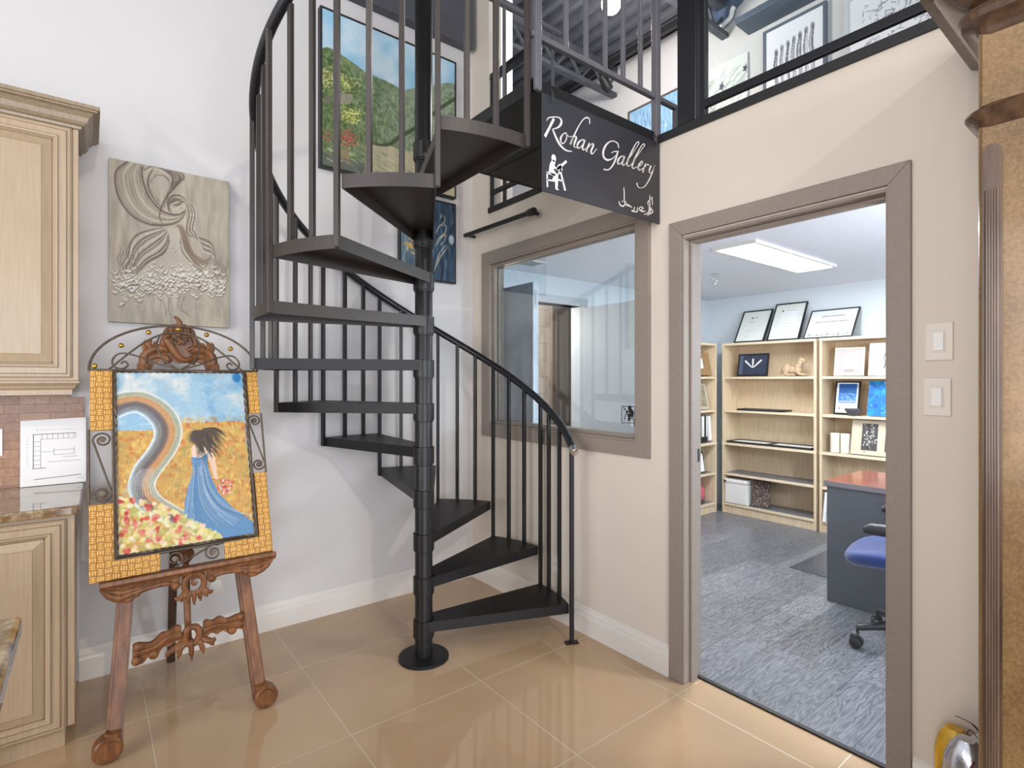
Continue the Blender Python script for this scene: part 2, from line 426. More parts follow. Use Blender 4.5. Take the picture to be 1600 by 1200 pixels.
# ------------------------------------------------------------------ painter
class Art:
    def __init__(s, w, h, base):
        s.w, s.h = w, h; s.asp = w/h
        s.U, s.V = np.meshgrid((np.arange(w)+.5)/w, (np.arange(h)+.5)/h)
        s.I = np.ones((h, w, 3))*np.array(base, float)
        s.Z = np.zeros((h, w))
    def nz(s, nu, nv, seed, oct=1):
        out = 0; amp = 1; tot = 0
        for o in range(oct):
            r = np.random.default_rng(seed*13+o); nu_, nv_ = int(nu*2**o)+2, int(nv*2**o)+2
            G = r.random((nv_+1, nu_+1)); x = s.U*(nu_-1); y = s.V*(nv_-1)
            i = x.astype(int); j = y.astype(int); fx = x-i; fy = y-j; fx = fx*fx*(3-2*fx); fy = fy*fy*(3-2*fy)
            out = out + amp*((G[j,i]*(1-fx)+G[j,i+1]*fx)*(1-fy)+(G[j+1,i]*(1-fx)+G[j+1,i+1]*fx)*fy); tot += amp; amp *= .55
        return out/tot
    def blend(s, a, c, sl=None):
        c = np.array(c, float); a = np.clip(a, 0, 1)
        if sl is None: s.I = s.I*(1-a[..., None]) + c*a[..., None]
        else: s.I[sl] = s.I[sl]*(1-a[..., None]) + c*a[..., None]
    def _sl(s, u0, u1, v0, v1):
        return (slice(max(0, int(v0*s.h)-1), max(0, min(s.h, int(v1*s.h)+2))), slice(max(0, int(u0*s.w)-1), max(0, min(s.w, int(u1*s.w)+2))))
    def stroke(s, pts, w, c, a=1., soft=.35, sm=True, z=0.):
        """w in canvas heights"""
        if sm and len(pts) > 2: pts = spline(pts, 5)
        m = len(pts); ws = list(np.interp(np.linspace(0, 1, m), np.linspace(0, 1, len(w)), w)) if isinstance(w, (list, tuple)) else [w]*m
        W = max(ws); us = [p[0] for p in pts]; vs = [p[1] for p in pts]
        sl = s._sl(min(us)-W/s.asp, max(us)+W/s.asp, min(vs)-W, max(vs)+W)
        X = s.U[sl]*s.asp; Y = s.V[sl]
        if X.size == 0: return
        best = np.full(X.shape, -9.)
        for i in range(m-1):
            ax, ay, bx, by = us[i]*s.asp, vs[i], us[i+1]*s.asp, vs[i+1]
            dx, dy = bx-ax, by-ay; L = dx*dx+dy*dy+1e-12
            t = np.clip(((X-ax)*dx+(Y-ay)*dy)/L, 0, 1)
            d = np.hypot(X-ax-t*dx, Y-ay-t*dy); ww = (ws[i]+(ws[i+1]-ws[i])*t)/2
            best = np.maximum(best, 1-d/np.maximum(ww, 1e-5))
        k = np.clip(best/max(soft, .01), 0, 1)
        s.blend(k*a, c, sl)
        if z: s.Z[sl] = np.maximum(s.Z[sl], k*z)
    def poly(s, pts, c, a=1.):
        us = [p[0] for p in pts]; vs = [p[1] for p in pts]
        sl = s._sl(min(us), max(us), min(vs), max(vs)); X = s.U[sl]; Y = s.V[sl]
        if X.size == 0: return
        ins = np.zeros(X.shape, bool); n = len(pts)
        for i in range(n):
            x0, y0 = pts[i]; x1, y1 = pts[(i+1) % n]
            if y0 == y1: continue
            ins ^= ((y0 > Y) != (y1 > Y)) & (X < (x1-x0)*(Y-y0)/(y1-y0)+x0)
        s.blend(ins*a, c, sl)
    def blob(s, u, v, ru, rv, c, a=1., rot=0., soft=.4, z=0.):
        q = max(ru, rv); sl = s._sl(u-q/s.asp, u+q/s.asp, v-q, v+q)
        X = (s.U[sl]-u)*s.asp; Y = s.V[sl]-v
        if X.size == 0: return
        cs, sn = math.cos(rot), math.sin(rot)
        d = np.hypot((X*cs+Y*sn)/ru, (-X*sn+Y*cs)/rv)
        k = np.clip((1-d)/soft, 0, 1); s.blend(k*a, c, sl)
        if z: s.Z[sl] = np.maximum(s.Z[sl], k*z)
    def mesh(s, name, W, H, f, mat, parent, relief=0.):
        """f(a, b, d): a across 0..W, b up 0..H, d outward"""
        me = bpy.data.meshes.new(name); w, h = s.w, s.h
        ua = np.linspace(0, W, w); vb = np.linspace(H, 0, h)
        A, B = np.meshgrid(ua, vb); D = s.Z*relief
        o = np.array(f(0, 0, 0), float); ea = np.array(f(1, 0, 0), float)-o; eb = np.array(f(0, 1, 0), float)-o; ed = np.array(f(0, 0, 1), float)-o
        co = o + A[..., None]*ea + B[..., None]*eb + D[..., None]*ed
        if parent is not None:
            rt = root_base(parent)
            if rt.name not in LOCAL: co = co - np.array(rt.location)
        idx = np.arange(w*h).reshape(h, w)
        q = np.stack([idx[1:, :-1], idx[1:, 1:], idx[:-1, 1:], idx[:-1, :-1]], -1).reshape(-1, 4)
        n = len(q)
        me.vertices.add(w*h); me.vertices.foreach_set('co', co.reshape(-1).astype(np.float32))
        me.loops.add(n*4); me.loops.foreach_set('vertex_index', q.reshape(-1).astype(np.int32))
        me.polygons.add(n); me.polygons.foreach_set('loop_start', np.arange(0, n*4, 4, dtype=np.int32))
        me.update(calc_edges=True); me.validate()
        at = me.color_attributes.new('paint', 'FLOAT_COLOR', 'POINT')
        L = np.ones((w*h, 4), np.float32); L[:, :3] = lin(np.clip(s.I, 0, 255)).reshape(-1, 3)
        at.data.foreach_set('color', L.reshape(-1))
        me.shade_smooth(); me.materials.append(mat)
        ob = bpy.data.objects.new(name, me); COL.objects.link(ob)
        if parent is not None: ob.parent = parent
        return ob
# ================================================================== the setting
struct('floor', MB().box(-4.2, .09, -6.5, 0, -.1, 0), M['tile'])
struct('floor_office', MB().box(.1, 3.5, -4, 2.2, -.1, 0), M['plank'])
struct('trim_1', MB().box(.085, .105, -2.52, -1.70, -.02, .008), M['black'])       # threshold strip
struct('wall_left', MB().box(-4.2, 0, 0, .14, 0, 4.75), M['wall_l'])
w = MB()
w.box(0, .1, -.2, .27, 0, 4.78)                       # pier at the corner
w.box(0, .1, -1.445, -.2, 0, 1.06); w.box(0, .1, -1.445, -.2, 2.15, 2.48)
w.box(0, .1, -1.705, -1.445, 0, 2.48)
w.box(0, .1, -2.51, -1.705, 2.01, 2.48)
w.box(0, .1, -4.4, -2.51, 0, 2.48)
struct('wall_right', w, M['wall_r'])
# office shell
o = MB(); o.box(.1, .14, .27, .4, 0, 2.25); o.box(1.42, 3.5, .27, .4, 0, 2.25); o.box(.14, 1.42, .27, .4, 2.02, 2.25)
struct('wall_office_side', o, M['wall_o'])
struct('wall_office_back', MB().box(3.36, 3.5, -4, .27, 0, 2.25), M['wall_o'])
struct('wall_office_far', MB().box(.1, 3.36, -4.1, -4, 0, 2.25), M['wall_o'])
struct('ceiling_office', MB().box(.1, 3.5, -4.1, 2.2, 2.25, 2.46), M['ceil_o'])
struct('wall_hall', MB().box(.1, 3.5, 1.7, 1.8, 0, 2.25), M['brick'])
struct('wall_hall_end', MB().box(3.36, 3.5, .4, 1.7, 0, 2.25), M['wall_o'])
# loft shell
struct('floor_loft', MB().box(.1, 2.3, -4.6, 3.6, 2.46, 2.515), M['plank'])
struct('wall_loft_back', MB().box(2.2, 2.3, -4.6, 3.6, 2.52, 4.62), M['wall_l'])
struct('wall_loft_stub', MB().box(.1, .57, .27, .37, 2.52, 4.6), M['wall_l'])
struct('wall_loft_side', MB().box(0, 2.2, 3.5, 3.6, 2.52, 4.62), M['wall_l'])
# corrugated deck ceiling with joists
d = MB(); prof = []; x = -.02
while x < 2.35:
    prof += [(x, 4.60), (x+.05, 4.60), (x+.075, 4.66), (x+.125, 4.66)]; x += .15
prof += [(2.4, 4.72), (-.02, 4.72)]
d.prism(prof, lambda a, b, t: (a, t, b), -4.6, 3.6)
d2 = MB(); prof = []; x = -4.2
while x < -.1:
    prof += [(x, 4.78), (x+.05, 4.78), (x+.075, 4.84), (x+.125, 4.84)]; x += .15
prof += [(-.02, 4.9), (-4.2, 4.9)]
d2.prism(prof, lambda a, b, t: (a, t, b), -6.5, .14)
struct('ceiling', d2, M['deck'])
struct('ceiling_loft', d, M['deck'])
for k, y in enumerate((-.62, .62, 1.9)):
    j = MB(); j.box(0, 2.2, y-.04, y+.04, 4.53, 4.60); j.box(0, 2.2, y-.03, y+.03, 4.30, 4.34)
    q = 0
    while q < 2.05:
        j.bar((q, y, 4.34), (q+.17, y, 4.53), .02); j.bar((q+.17, y, 4.53), (q+.34, y, 4.34), .02); q += .34
    struct('trim_%d' % (k+2), j, M['deck'])
# loft edge beam, guard frame post
struct('trim_5', MB().box(-.012, .1, -4.4, -.2, 2.48, 2.518), M['black'], bevel=.004)
struct('trim_6', MB().box(-.005, .095, -1.775, -1.675, 2.519, 4.6), M['blackgloss'], bevel=.006)
struct('trim_7', MB().box(-1.75, -.035, -.07, 0, 3.637, 4.75), M['charcoal'])
# ---------------------------------------------------------------- baseboards
bp = [(0,0),(.018,0),(.018,.095),(.013,.105),(.013,.118),(.007,.128),(.005,.142),(0,.145)]
def pr_(prof): return [(o, z) for o, z in prof]
struct('baseboard_left', MB().sweep([(-2.15, -.0005), (-.0005, -.0005)], pr_(bp)), M['trimw'])
b = MB().sweep([(-.0005, -.0185), (-.0005, -1.638)], pr_(bp)); struct('baseboard_right', b, M['trimw'])
struct('baseboard_right_far', MB().sweep([(-.0005, -2.571), (-.0005, -4.4)], pr_(bp)), M['trimw'])

# ---------------------------------------------------------------- interior window
def casing(mb, y0, y1, z0, z1, cw, sill=True, x0=-.016, x1=0.):
    f = lambda a, b, t: (t, a, b)
    mb.prism([(y0, z1), (y1, z1), (y1-cw, z1-cw), (y0+cw, z1-cw)], f, x0, x1)
    lo = z0+cw if sill else z0
    mb.prism([(y0, z0), (y0, z1), (y0+cw, z1-cw), (y0+cw, lo)], f, x0, x1)
    mb.prism([(y1, z1), (y1, z0), (y1-cw, lo), (y1-cw, z1-cw)], f, x0, x1)
    if sill: mb.prism([(y0, z0), (y0+cw, z0+cw), (y1-cw, z0+cw), (y1, z0)], f, x0, x1)
    return mb
win = thing('window_1', None, None, (0, -.83, 1.0)); win['kind'] = 'structure'
build('window_frame', casing(MB(), -1.528, -.133, .99, 2.223, .075), M['casing'], win, bevel=.003)
s = MB()     # liner and stops
for y0, y1, z0, z1 in ((-.22, -.208, 1.065, 2.148), (-1.453, -1.441, 1.065, 2.148), (-1.441, -.22, 2.136, 2.148), (-1.441, -.22, 1.065, 1.077)):
    s.box(-.014, .11, y0, y1, z0, z1)
for y0, y1, z0, z1 in ((-.242, -.22, 1.077, 2.136), (-1.441, -1.419, 1.077, 2.136), (-1.419, -.242, 2.114, 2.136), (-1.419, -.242, 1.077, 1.099)):
    s.box(.012, .04, y0, y1, z0, z1); s.box(.048, .075, y0, y1, z0, z1)
build('window_stop', s, M['casing'], win, bevel=.002)
build('window_pane', MB().box(.041, .047, -1.44, -.221, 1.078, 2.135), M['glass'], win)
dq = MB(); fd = lambda a, b, t: (t, a, b)
D_ = [(-1.313,1.232),(-1.397,1.233),(-1.397,1.151),(-1.313,1.147)]
for i in range(4): dq.ribbon([D_[i], D_[(i+1) % 4]], .0035, fd, .0395, .0408)
for pts, wd in (([(-1.324,1.227),(-1.346,1.207)], .006), ([(-1.346,1.207),(-1.336,1.182),(-1.33,1.161)], .004), ([(-1.344,1.207),(-1.355,1.183)], .004), ([(-1.368,1.173),(-1.389,1.173),(-1.391,1.155)], .004),
                ([(-1.371,1.217),(-1.38,1.202),(-1.379,1.189),(-1.361,1.188),(-1.363,1.173),(-1.358,1.158)], [.018,.026,.026,.022,.016,.01]), ([(-1.367,1.208),(-1.355,1.205),(-1.344,1.207)], .009)):
    dq.ribbon(pts, wd, fd, .0395, .0408)
hd = [(-1.365,1.224),(-1.371,1.224)]
dq.prism([(hd[0][0]+.011*math.cos(k*PI/6), hd[0][1]+.014*math.sin(k*PI/6)) for k in range(12)], fd, .0395, .0408)
tag(build('window_decal', dq, M['black'], win), 'small black seated painter decal')

# ---------------------------------------------------------------- office doorway
dr = thing('door_1', None, None, (0, -2.1, 0)); dr['kind'] = 'structure'
build('door_casing', casing(MB(), -2.568, -1.639, .001, 2.085, .066, False), M['casing'], dr, bevel=.003)
j = MB()
j.box(-.014, .12, -1.718, -1.705, .001, 2.01); j.box(-.014, .12, -2.51, -2.497, .001, 2.01); j.box(-.014, .12, -2.497, -1.718, 1.998, 2.01)
j.box(.03, .075, -1.73, -1.718, .001, 1.998); j.box(.03, .075, -2.497, -2.485, .001, 1.998); j.box(.03, .075, -2.485, -1.73, 1.986, 1.998)
build('door_jamb', j, M['casing'], dr, bevel=.002)
build('strike_plate', MB().box(.082, .108, -1.7195, -1.717, .99, 1.05), M['black'], dr)
# double door on the far side of the office, both leaves standing open
fr = thing('door_2', None, None, (.78, .27, 0)); fr['kind'] = 'structure'
f_ = MB(); f_.box(.14, .2, .255, .41, .001, 2.09); f_.box(1.36, 1.42, .255, .41, .001, 2.09); f_.box(.2, 1.36, .255, .41, 2.02, 2.09)
build('door_casing', f_, plain('pale_grey_trim', col(196,200,204), .45, var=.03), fr, bevel=.003)
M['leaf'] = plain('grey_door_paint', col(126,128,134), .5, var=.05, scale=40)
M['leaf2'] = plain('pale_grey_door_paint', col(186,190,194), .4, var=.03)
l1 = thing('door_3', None, None, (.15, .25, .01)); l1['kind'] = 'structure'
build('door_leaf', MB().box(.14, .185, -.49, .25, .012, 2.0), M['leaf'], l1, bevel=.003)
build('edge_plate', MB().box(.141, .184, -.493, -.4895, .012, 1.999), plain('pale_door_edge', col(196,204,212), .3, var=.03), l1)
fb = MB().box(.15, .175, -.496, -.493, 1.83, 1.95); fb.box(.157, .168, -.499, -.496, 1.86, 1.92)
build('flush_bolt', fb, M['chrome'], l1)
l2 = thing('door_4', None, None, (1.33, .25, .01)); l2['kind'] = 'structure'
build('door_leaf', MB().box(1.31, 1.355, -.47, .25, .012, 2.0), M['leaf2'], l2, bevel=.003)
kb = MB().lathe([(.032,0),(.032,.008),(.012,.01),(.012,.035),(.026,.045),(.03,.058),(.024,.07),(.004,.074)], (0,0,0), 20, 'x')
kb.v = [(1.31-x, -.405+y, 1.02+z) for x, y, z in kb.v]
build('door_knob', kb, M['chrome'], l2, smooth=True)
hallp = MB(); hallp.box(1.85, 2.8, 1.2, 1.26, .005, 2.24)
for x0 in (1.9, 2.36):
    for z0 in (.15, 1.2): hallp.box(x0, x0+.38, 1.19, 1.2, z0, z0+.9)
one('room_divider', hallp, plain('brown_panel', col(96,82,72), .5, var=.1), 'brown panelled divider standing in the hall beyond the double doorway', 'divider', (2.3, 1.23, 0), bevel=.004)

# ================================================================== spiral staircase
PX, PY, RAD = -.815, -.785, .755
zt = lambda k: .19 + .2125*(k-1)
ang = lambda k: -.5 + 27.2*(k-1)               # back edge of tread k
st = thing('spiral_staircase', 'black steel spiral staircase with open treads, slim balusters and a curved handrail', 'staircase', (PX, PY, 0))
def pol(a, r, z): return (PX + r*math.cos(R(a)), PY + r*math.sin(R(a)), z)
build('base_plate', MB().lathe([(.123,0),(.123,.010),(.118,.014),(.05,.016)], (PX,PY,0), 48), M['tread'], st, smooth=True)
build('center_pole', MB().lathe([(.043,.012),(.043,3.62),(.03,3.64)], (PX,PY,0), 32), M['pole'], st, smooth=True)
for k in range(1, 13):
    z = zt(k) if k < 12 else 2.53
    build('collar', MB().lathe([(.0445,z-.092),(.0465,z-.09),(.0465,z-.083),(.0515,z-.082),(.0515,z-.002),(.0495,z),(.0435,z)], (PX,PY,0), 32), M['pole'], st, smooth=True)
def offset_in(poly, d):
    c = Vector((sum(p[0] for p in poly)/len(poly), sum(p[1] for p in poly)/len(poly)))
    return [tuple(c + (Vector(p)-c)*(1-d/max(.01,(Vector(p)-c).length))) for p in poly]
def tread_poly(a0, a1):
    f0, f1 = R(a0), R(a1); out = []
    out.append((PX + .05*math.cos(f0+.9) + .0*math.sin(f0), PY + .05*math.sin(f0+.9)))
    p = [(PX + .045*math.sin(f0)+.02*math.cos(f0), PY - .045*math.cos(f0)+.02*math.sin(f0))]
    n = 10
    for i in range(n+1):
        a = a0 + (a1-a0)*i/n; q = pol(a, RAD, 0); p.append((q[0], q[1]))
    p.append((PX - .045*math.sin(f1)+.02*math.cos(f1), PY + .045*math.cos(f1)+.02*math.sin(f1)))
    return p
for k in range(1, 12):
    a0 = (ang(k-1) if k > 1 else -26.2) + 1.6; a1 = ang(k)+.3
    P = tread_poly(a0, a1); z = zt(k); m = MB(); n = len(P)
    m.prism(P, lambda a, b, t: (a, b, t), z-.006, z)
    Q = offset_in(P, .006)
    for i in range(n):                          # downturned rim
        j = (i+1) % n
        if i == n-1: continue
        m.add([(P[i][0],P[i][1],z-.006),(P[j][0],P[j][1],z-.006),(Q[j][0],Q[j][1],z-.006),(Q[i][0],Q[i][1],z-.006),
               (P[i][0],P[i][1],z-.05),(P[j][0],P[j][1],z-.05),(Q[j][0],Q[j][1],z-.05),(Q[i][0],Q[i][1],z-.05)],
              [(0,3,2,1),(4,5,6,7),(0,1,5,4),(1,2,6,5),(2,3,7,6),(3,0,4,7)])
    build('tread', m, M['tread'] if k < 8 else M['steel'], st)  # upper treads take the lightened, lit copy of the black paint
# handrail
zr = lambda a: 1.045 + (a+26.)/27.2*.2125
hr = [pol(a, RAD, zr(a)) for a in np.arange(-27.5, 270.1, 3.)]
e = hr[0]; t0 = (Vector(hr[0])-Vector(hr[1])).normalized()
hr = [tuple(Vector(e)+t0*.03)] + hr
hr += [(-.76, -1.548, 3.40), (-.70, -1.555, 3.45), (-.5, -1.555, 3.46), (.16, -1.555, 3.46)]
rail = build('handrail', MB().tube(hr, .0205, 14), M['blackgloss'], st, smooth=True)
tag(build('end_cap', MB().tube([Vector(e)+t0*.03, Vector(e)+t0*.032, Vector(e)+t0*.07, Vector(e)+t0*.073], [.0205,.0225,.0225,.018], 16), M['chrome'], rail, smooth=True), 'polished chrome end cap')
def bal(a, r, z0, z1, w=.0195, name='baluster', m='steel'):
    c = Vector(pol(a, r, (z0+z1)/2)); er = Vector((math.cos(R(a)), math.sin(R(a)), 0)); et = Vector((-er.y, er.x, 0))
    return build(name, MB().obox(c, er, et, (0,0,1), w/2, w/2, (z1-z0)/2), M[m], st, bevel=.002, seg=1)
nw = MB(); c = Vector(pol(-27.2, RAD+.004, 0)); er = Vector((math.cos(R(-27.2)), math.sin(R(-27.2)), 0)); et = Vector((-er.y, er.x, 0))
nw.obox(c+Vector((0,0,.52)), er, et, (0,0,1), .0105, .0105, .52); nw.obox(c+Vector((0,0,.004)), er, et, (0,0,1), .035, .018, .004)
build('newel_post', nw, M['pole'], st, bevel=.002, seg=1)
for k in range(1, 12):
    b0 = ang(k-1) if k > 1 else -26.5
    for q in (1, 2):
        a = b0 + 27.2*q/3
        bal(a, RAD-.016, zt(k)-.02, zr(a)-.01, m='pole' if k < 6 else 'steel')  # one paint in two tones: darker low down, lit copy higher up
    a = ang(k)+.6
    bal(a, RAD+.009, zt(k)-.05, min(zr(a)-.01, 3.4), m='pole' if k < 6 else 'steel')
# landing
lx0, lx1, ly0, ly1, lz = -.762, -.014, -1.555, -.735, 2.54
m = MB(); m.box(lx0, lx1, ly0, ly1, lz-.008, lz)
for x0, x1, y0, y1 in ((lx0,lx1,ly0,ly0+.008),(lx0,lx1,ly1-.008,ly1),(lx0,lx0+.008,ly0,ly1),(lx1-.008,lx1,ly0,ly1),(-.40,-.39,ly0+.01,ly1-.01)):
    m.box(x0, x1, y0, y1, lz-.052, lz-.008)
m.box(lx0+.008, lx1-.008, ly0+.008, ly1-.008, lz-.05, lz-.044)
build('landing', m, M['tread'], st)
build('landing_bracket', MB().box(PX-.03, lx0+.05, PY-.05, PY+.04, 2.47, 2.53), M['tread'], st)
lr = MB(); lr.box(lx0-.01, .17, -1.565, -1.541, 2.694, 2.716); lr.box(.148, .17, -1.565, -1.541, 2.60, 2.694)
build('landing_rail', lr, M['raillit'], st, bevel=.002, seg=1)
for x in (-.584, -.469, -.35, -.233, -.112):
    build('landing_baluster', MB().box(x-.009, x+.009, -1.562, -1.544, 2.716, 3.45), M['raillit'], st, bevel=.002, seg=1)
for x in (-.745, .002):
    build('landing_post', MB().box(x-.016, x+.016, -1.571, -1.539, 2.49, 3.45), M['raillit'], st, bevel=.002, seg=1)
nr = build('landing_handrail', MB().tube([(-.74,-.75,3.465), (.13,-.75,3.465)], .0215, 14), M['raillit'], st, smooth=True)
for x in (-.72, -.29, -.12, .075):
    build('landing_baluster', MB().box(x-.007, x+.007, -.757, -.743, 2.50, 3.45), M['raillit'], st)

# ================================================================== hanging sign
sg = thing('hanging_sign', 'black gallery sign board with white script lettering hanging under the stair landing', 'sign', (-.37, -1.578, 2.10))
build('sign_board', MB().box(-.738, -.006, -1.582, -1.576, 2.098, 2.478), M['navyblack'], sg, bevel=.001, seg=1)
fs = lambda a, b, t: (a, -1.582-t, b)
L_ = MB()
def sw(pts, ws, n=5): L_.ribbon(spline(pts, n) if len(pts) > 2 else pts, list(.7*np.interp(np.linspace(0,1,(len(pts)-1)*n+1 if len(pts) > 2 else 2), np.linspace(0,1,len(ws)), ws)), fs, -.0005, .0012)
a_, b_, c_ = .0125, .006, .0035        # thick, medium, hair
sw([(-0.678,2.393),(-0.702,2.35),(-0.725,2.31)], [.016,.014,.017])
sw([(-0.716,2.374),(-0.707,2.387),(-0.685,2.397),(-0.656,2.405),(-0.639,2.4),(-0.64,2.384),(-0.656,2.365),(-0.685,2.35)], [c_,b_,b_,b_,a_,.015,.009,c_])
sw([(-0.685,2.351),(-0.668,2.324),(-0.645,2.299),(-0.614,2.286),(-0.579,2.29)], [.009,.014,.014,.009,c_])
sw([(-0.613,2.356),(-0.63,2.345),(-0.642,2.325),(-0.638,2.309),(-0.624,2.312),(-0.61,2.333),(-0.609,2.35),(-0.614,2.356)], [b_,b_,a_,b_,b_,b_,b_,b_])
sw([(-0.609,2.35),(-0.592,2.345),(-0.577,2.353)], [c_,c_,c_])
sw([(-0.477,2.431),(-0.479,2.45),(-0.494,2.452),(-0.514,2.439),(-0.538,2.408),(-0.562,2.368),(-0.589,2.316)], [b_,.008,.008,b_,b_,.009,.011])
sw([(-0.589,2.318),(-0.574,2.343),(-0.561,2.356),(-0.555,2.351),(-0.565,2.328),(-0.568,2.315),(-0.561,2.311),(-0.547,2.323)], [c_,c_,b_,a_,a_,b_,c_,c_])
sw([(-0.507,2.357),(-0.525,2.351),(-0.543,2.335),(-0.55,2.317),(-0.543,2.313),(-0.528,2.323),(-0.512,2.347)], [b_,b_,a_,a_,b_,c_,c_])
sw([(-0.506,2.357),(-0.516,2.333),(-0.52,2.319),(-0.513,2.313),(-0.501,2.324)], [a_,a_,a_,b_,c_])
sw([(-0.478,2.352),(-0.488,2.332),(-0.497,2.311)], [b_,a_,a_])
sw([(-0.495,2.314),(-0.478,2.339),(-0.461,2.353),(-0.455,2.348),(-0.466,2.326),(-0.469,2.314),(-0.459,2.312),(-0.434,2.339)], [c_,c_,b_,a_,a_,a_,b_,c_])
sw([(-0.297,2.378),(-0.301,2.395),(-0.323,2.4),(-0.351,2.392),(-0.378,2.369),(-0.394,2.339),(-0.392,2.316),(-0.371,2.308),(-0.34,2.32),(-0.313,2.343)], [b_,.009,b_,b_,a_,.016,.015,a_,b_,c_])
sw([(-0.344,2.345),(-0.322,2.357),(-0.297,2.364)], [c_,b_,b_])
sw([(-0.302,2.362),(-0.316,2.324),(-0.337,2.291),(-0.363,2.268),(-0.392,2.263)], [a_,a_,.01,b_,.008])
sw([(-0.259,2.352),(-0.278,2.347),(-0.297,2.329),(-0.302,2.312),(-0.293,2.309),(-0.278,2.321),(-0.262,2.345)], [b_,b_,a_,a_,b_,c_,c_])
sw([(-0.257,2.352),(-0.269,2.329),(-0.273,2.316),(-0.264,2.311),(-0.252,2.321)], [a_,a_,a_,b_,c_])
sw([(-0.252,2.321),(-0.218,2.36),(-0.18,2.408),(-0.159,2.436),(-0.165,2.441),(-0.184,2.424),(-0.216,2.373),(-0.24,2.329),(-0.237,2.315),(-0.218,2.322)], [c_,c_,c_,b_,b_,b_,a_,a_,b_,c_])
sw([(-0.218,2.322),(-0.182,2.362),(-0.141,2.411),(-0.118,2.438),(-0.126,2.442),(-0.147,2.422),(-0.179,2.373),(-0.204,2.328),(-0.201,2.313),(-0.177,2.324)], [c_,c_,c_,b_,b_,b_,a_,a_,b_,c_])
sw([(-0.177,2.324),(-0.149,2.337),(-0.132,2.356),(-0.139,2.36),(-0.156,2.342),(-0.164,2.324),(-0.152,2.317),(-0.12,2.338)], [c_,c_,b_,b_,a_,a_,b_,c_])
sw([(-0.111,2.357),(-0.12,2.337),(-0.132,2.312)], [b_,a_,a_])
sw([(-0.128,2.318),(-0.112,2.343),(-0.097,2.357),(-0.089,2.353)], [c_,c_,b_,.009])
sw([(-0.072,2.356),(-0.083,2.336),(-0.085,2.323),(-0.075,2.322),(-0.058,2.339),(-0.045,2.362)], [a_,a_,b_,c_,c_,b_])
sw([(-0.044,2.365),(-0.062,2.329),(-0.085,2.289),(-0.116,2.252),(-0.147,2.237),(-0.167,2.24),(-0.173,2.254)], [b_,.01,.009,b_,c_,b_,a_])
build('lettering', L_, M['whiteink'], sg)
L_ = MB()
ctr = [(-0.679,2.238)][0]
L_.prism([(ctr[0]+.012*math.cos(k*PI/8), ctr[1]+.0145*math.sin(k*PI/8)) for k in range(16)], fs, -.0005, .0012)
L_.prism([(-0.679,2.232),(-0.689,2.227),(-0.699,2.211),(-0.704,2.187),(-0.703,2.176),(-0.691,2.171),(-0.678,2.169),(-0.686,2.156),(-0.684,2.15),(-0.672,2.151),(-0.67,2.12),(-0.662,2.116),(-0.651,2.119),(-0.659,2.123),(-0.655,2.159),(-0.657,2.175),(-0.671,2.185),(-0.681,2.193),(-0.675,2.198),(-0.662,2.197),(-0.656,2.206),(-0.667,2.205),(-0.676,2.209),(-0.67,2.223)], fs, -.0005, .0012)
for p, wd in (([(-0.717,2.173),(-0.671,2.173)], .008), ([(-0.714,2.174),(-0.712,2.117)], .007), ([(-0.715,2.145),(-0.675,2.149)], .006), ([(-0.645,2.201),(-0.617,2.124)], .009), ([(-0.644,2.197),(-0.659,2.175)], .006),
              ([(-0.662,2.197),(-0.61,2.243)], .010), ([(-0.659,2.205),(-0.638,2.203)], .022), ([(-0.655,2.159),(-0.629,2.158)], .006), ([(-0.648,2.222),(-0.636,2.199)], .012)):
    L_.ribbon(p, wd, fs, -.0005, .0012)
build('emblem', L_, M['whiteink'], sg)
L_ = MB()
for p, ws in (([(-0.262,2.214),(-0.259,2.186),(-0.259,2.155),(-0.249,2.141),(-0.217,2.138)], [.006,.008,.007,.007,.004]), ([(-0.294,2.148),(-0.287,2.133),(-0.267,2.131),(-0.252,2.144),(-0.249,2.157)], [.005,.009,.009,.007,.004]),
              ([(-0.274,2.152),(-0.269,2.151)], [.008,.008]), ([(-0.246,2.146),(-0.23,2.143),(-0.207,2.137)], [.004,.008,.006]), ([(-0.191,2.143),(-0.194,2.127),(-0.211,2.123)], [.006,.008,.004]),
              ([(-0.169,2.145),(-0.171,2.126),(-0.191,2.121),(-0.21,2.12)], [.006,.008,.006,.004]), ([(-0.112,2.138),(-0.139,2.133),(-0.156,2.139),(-0.147,2.151),(-0.128,2.15),(-0.144,2.138)], [.005,.009,.007,.006,.007,.005]),
              ([(-0.089,2.173),(-0.084,2.154),(-0.097,2.132),(-0.124,2.121)], [.007,.008,.008,.004]), ([(-0.08,2.219),(-0.081,2.184),(-0.077,2.145),(-0.097,2.121)], [.005,.007,.008,.005]),
              ([(-0.059,2.215),(-0.089,2.19),(-0.095,2.176),(-0.074,2.161),(-0.059,2.146),(-0.081,2.131)], [.005,.007,.007,.008,.008,.005]), ([(-0.064,2.212),(-0.061,2.178)], [.006,.006])):
    sw(p, ws)
build('persian_lettering', L_, M['whiteink'], sg)
for x in (-.695, -.045):
    h = [(x, -1.566, 2.488), (x-.004, -1.58, 2.502), (x-.006, -1.594, 2.492), (x, -1.596, 2.478), (x+.003, -1.592, 2.462), (x-.002, -1.584, 2.452), (x-.004, -1.572, 2.457)]
    build('hook', MB().tube(spline(h, 4), .0028, 8), M['black'], sg, smooth=True)

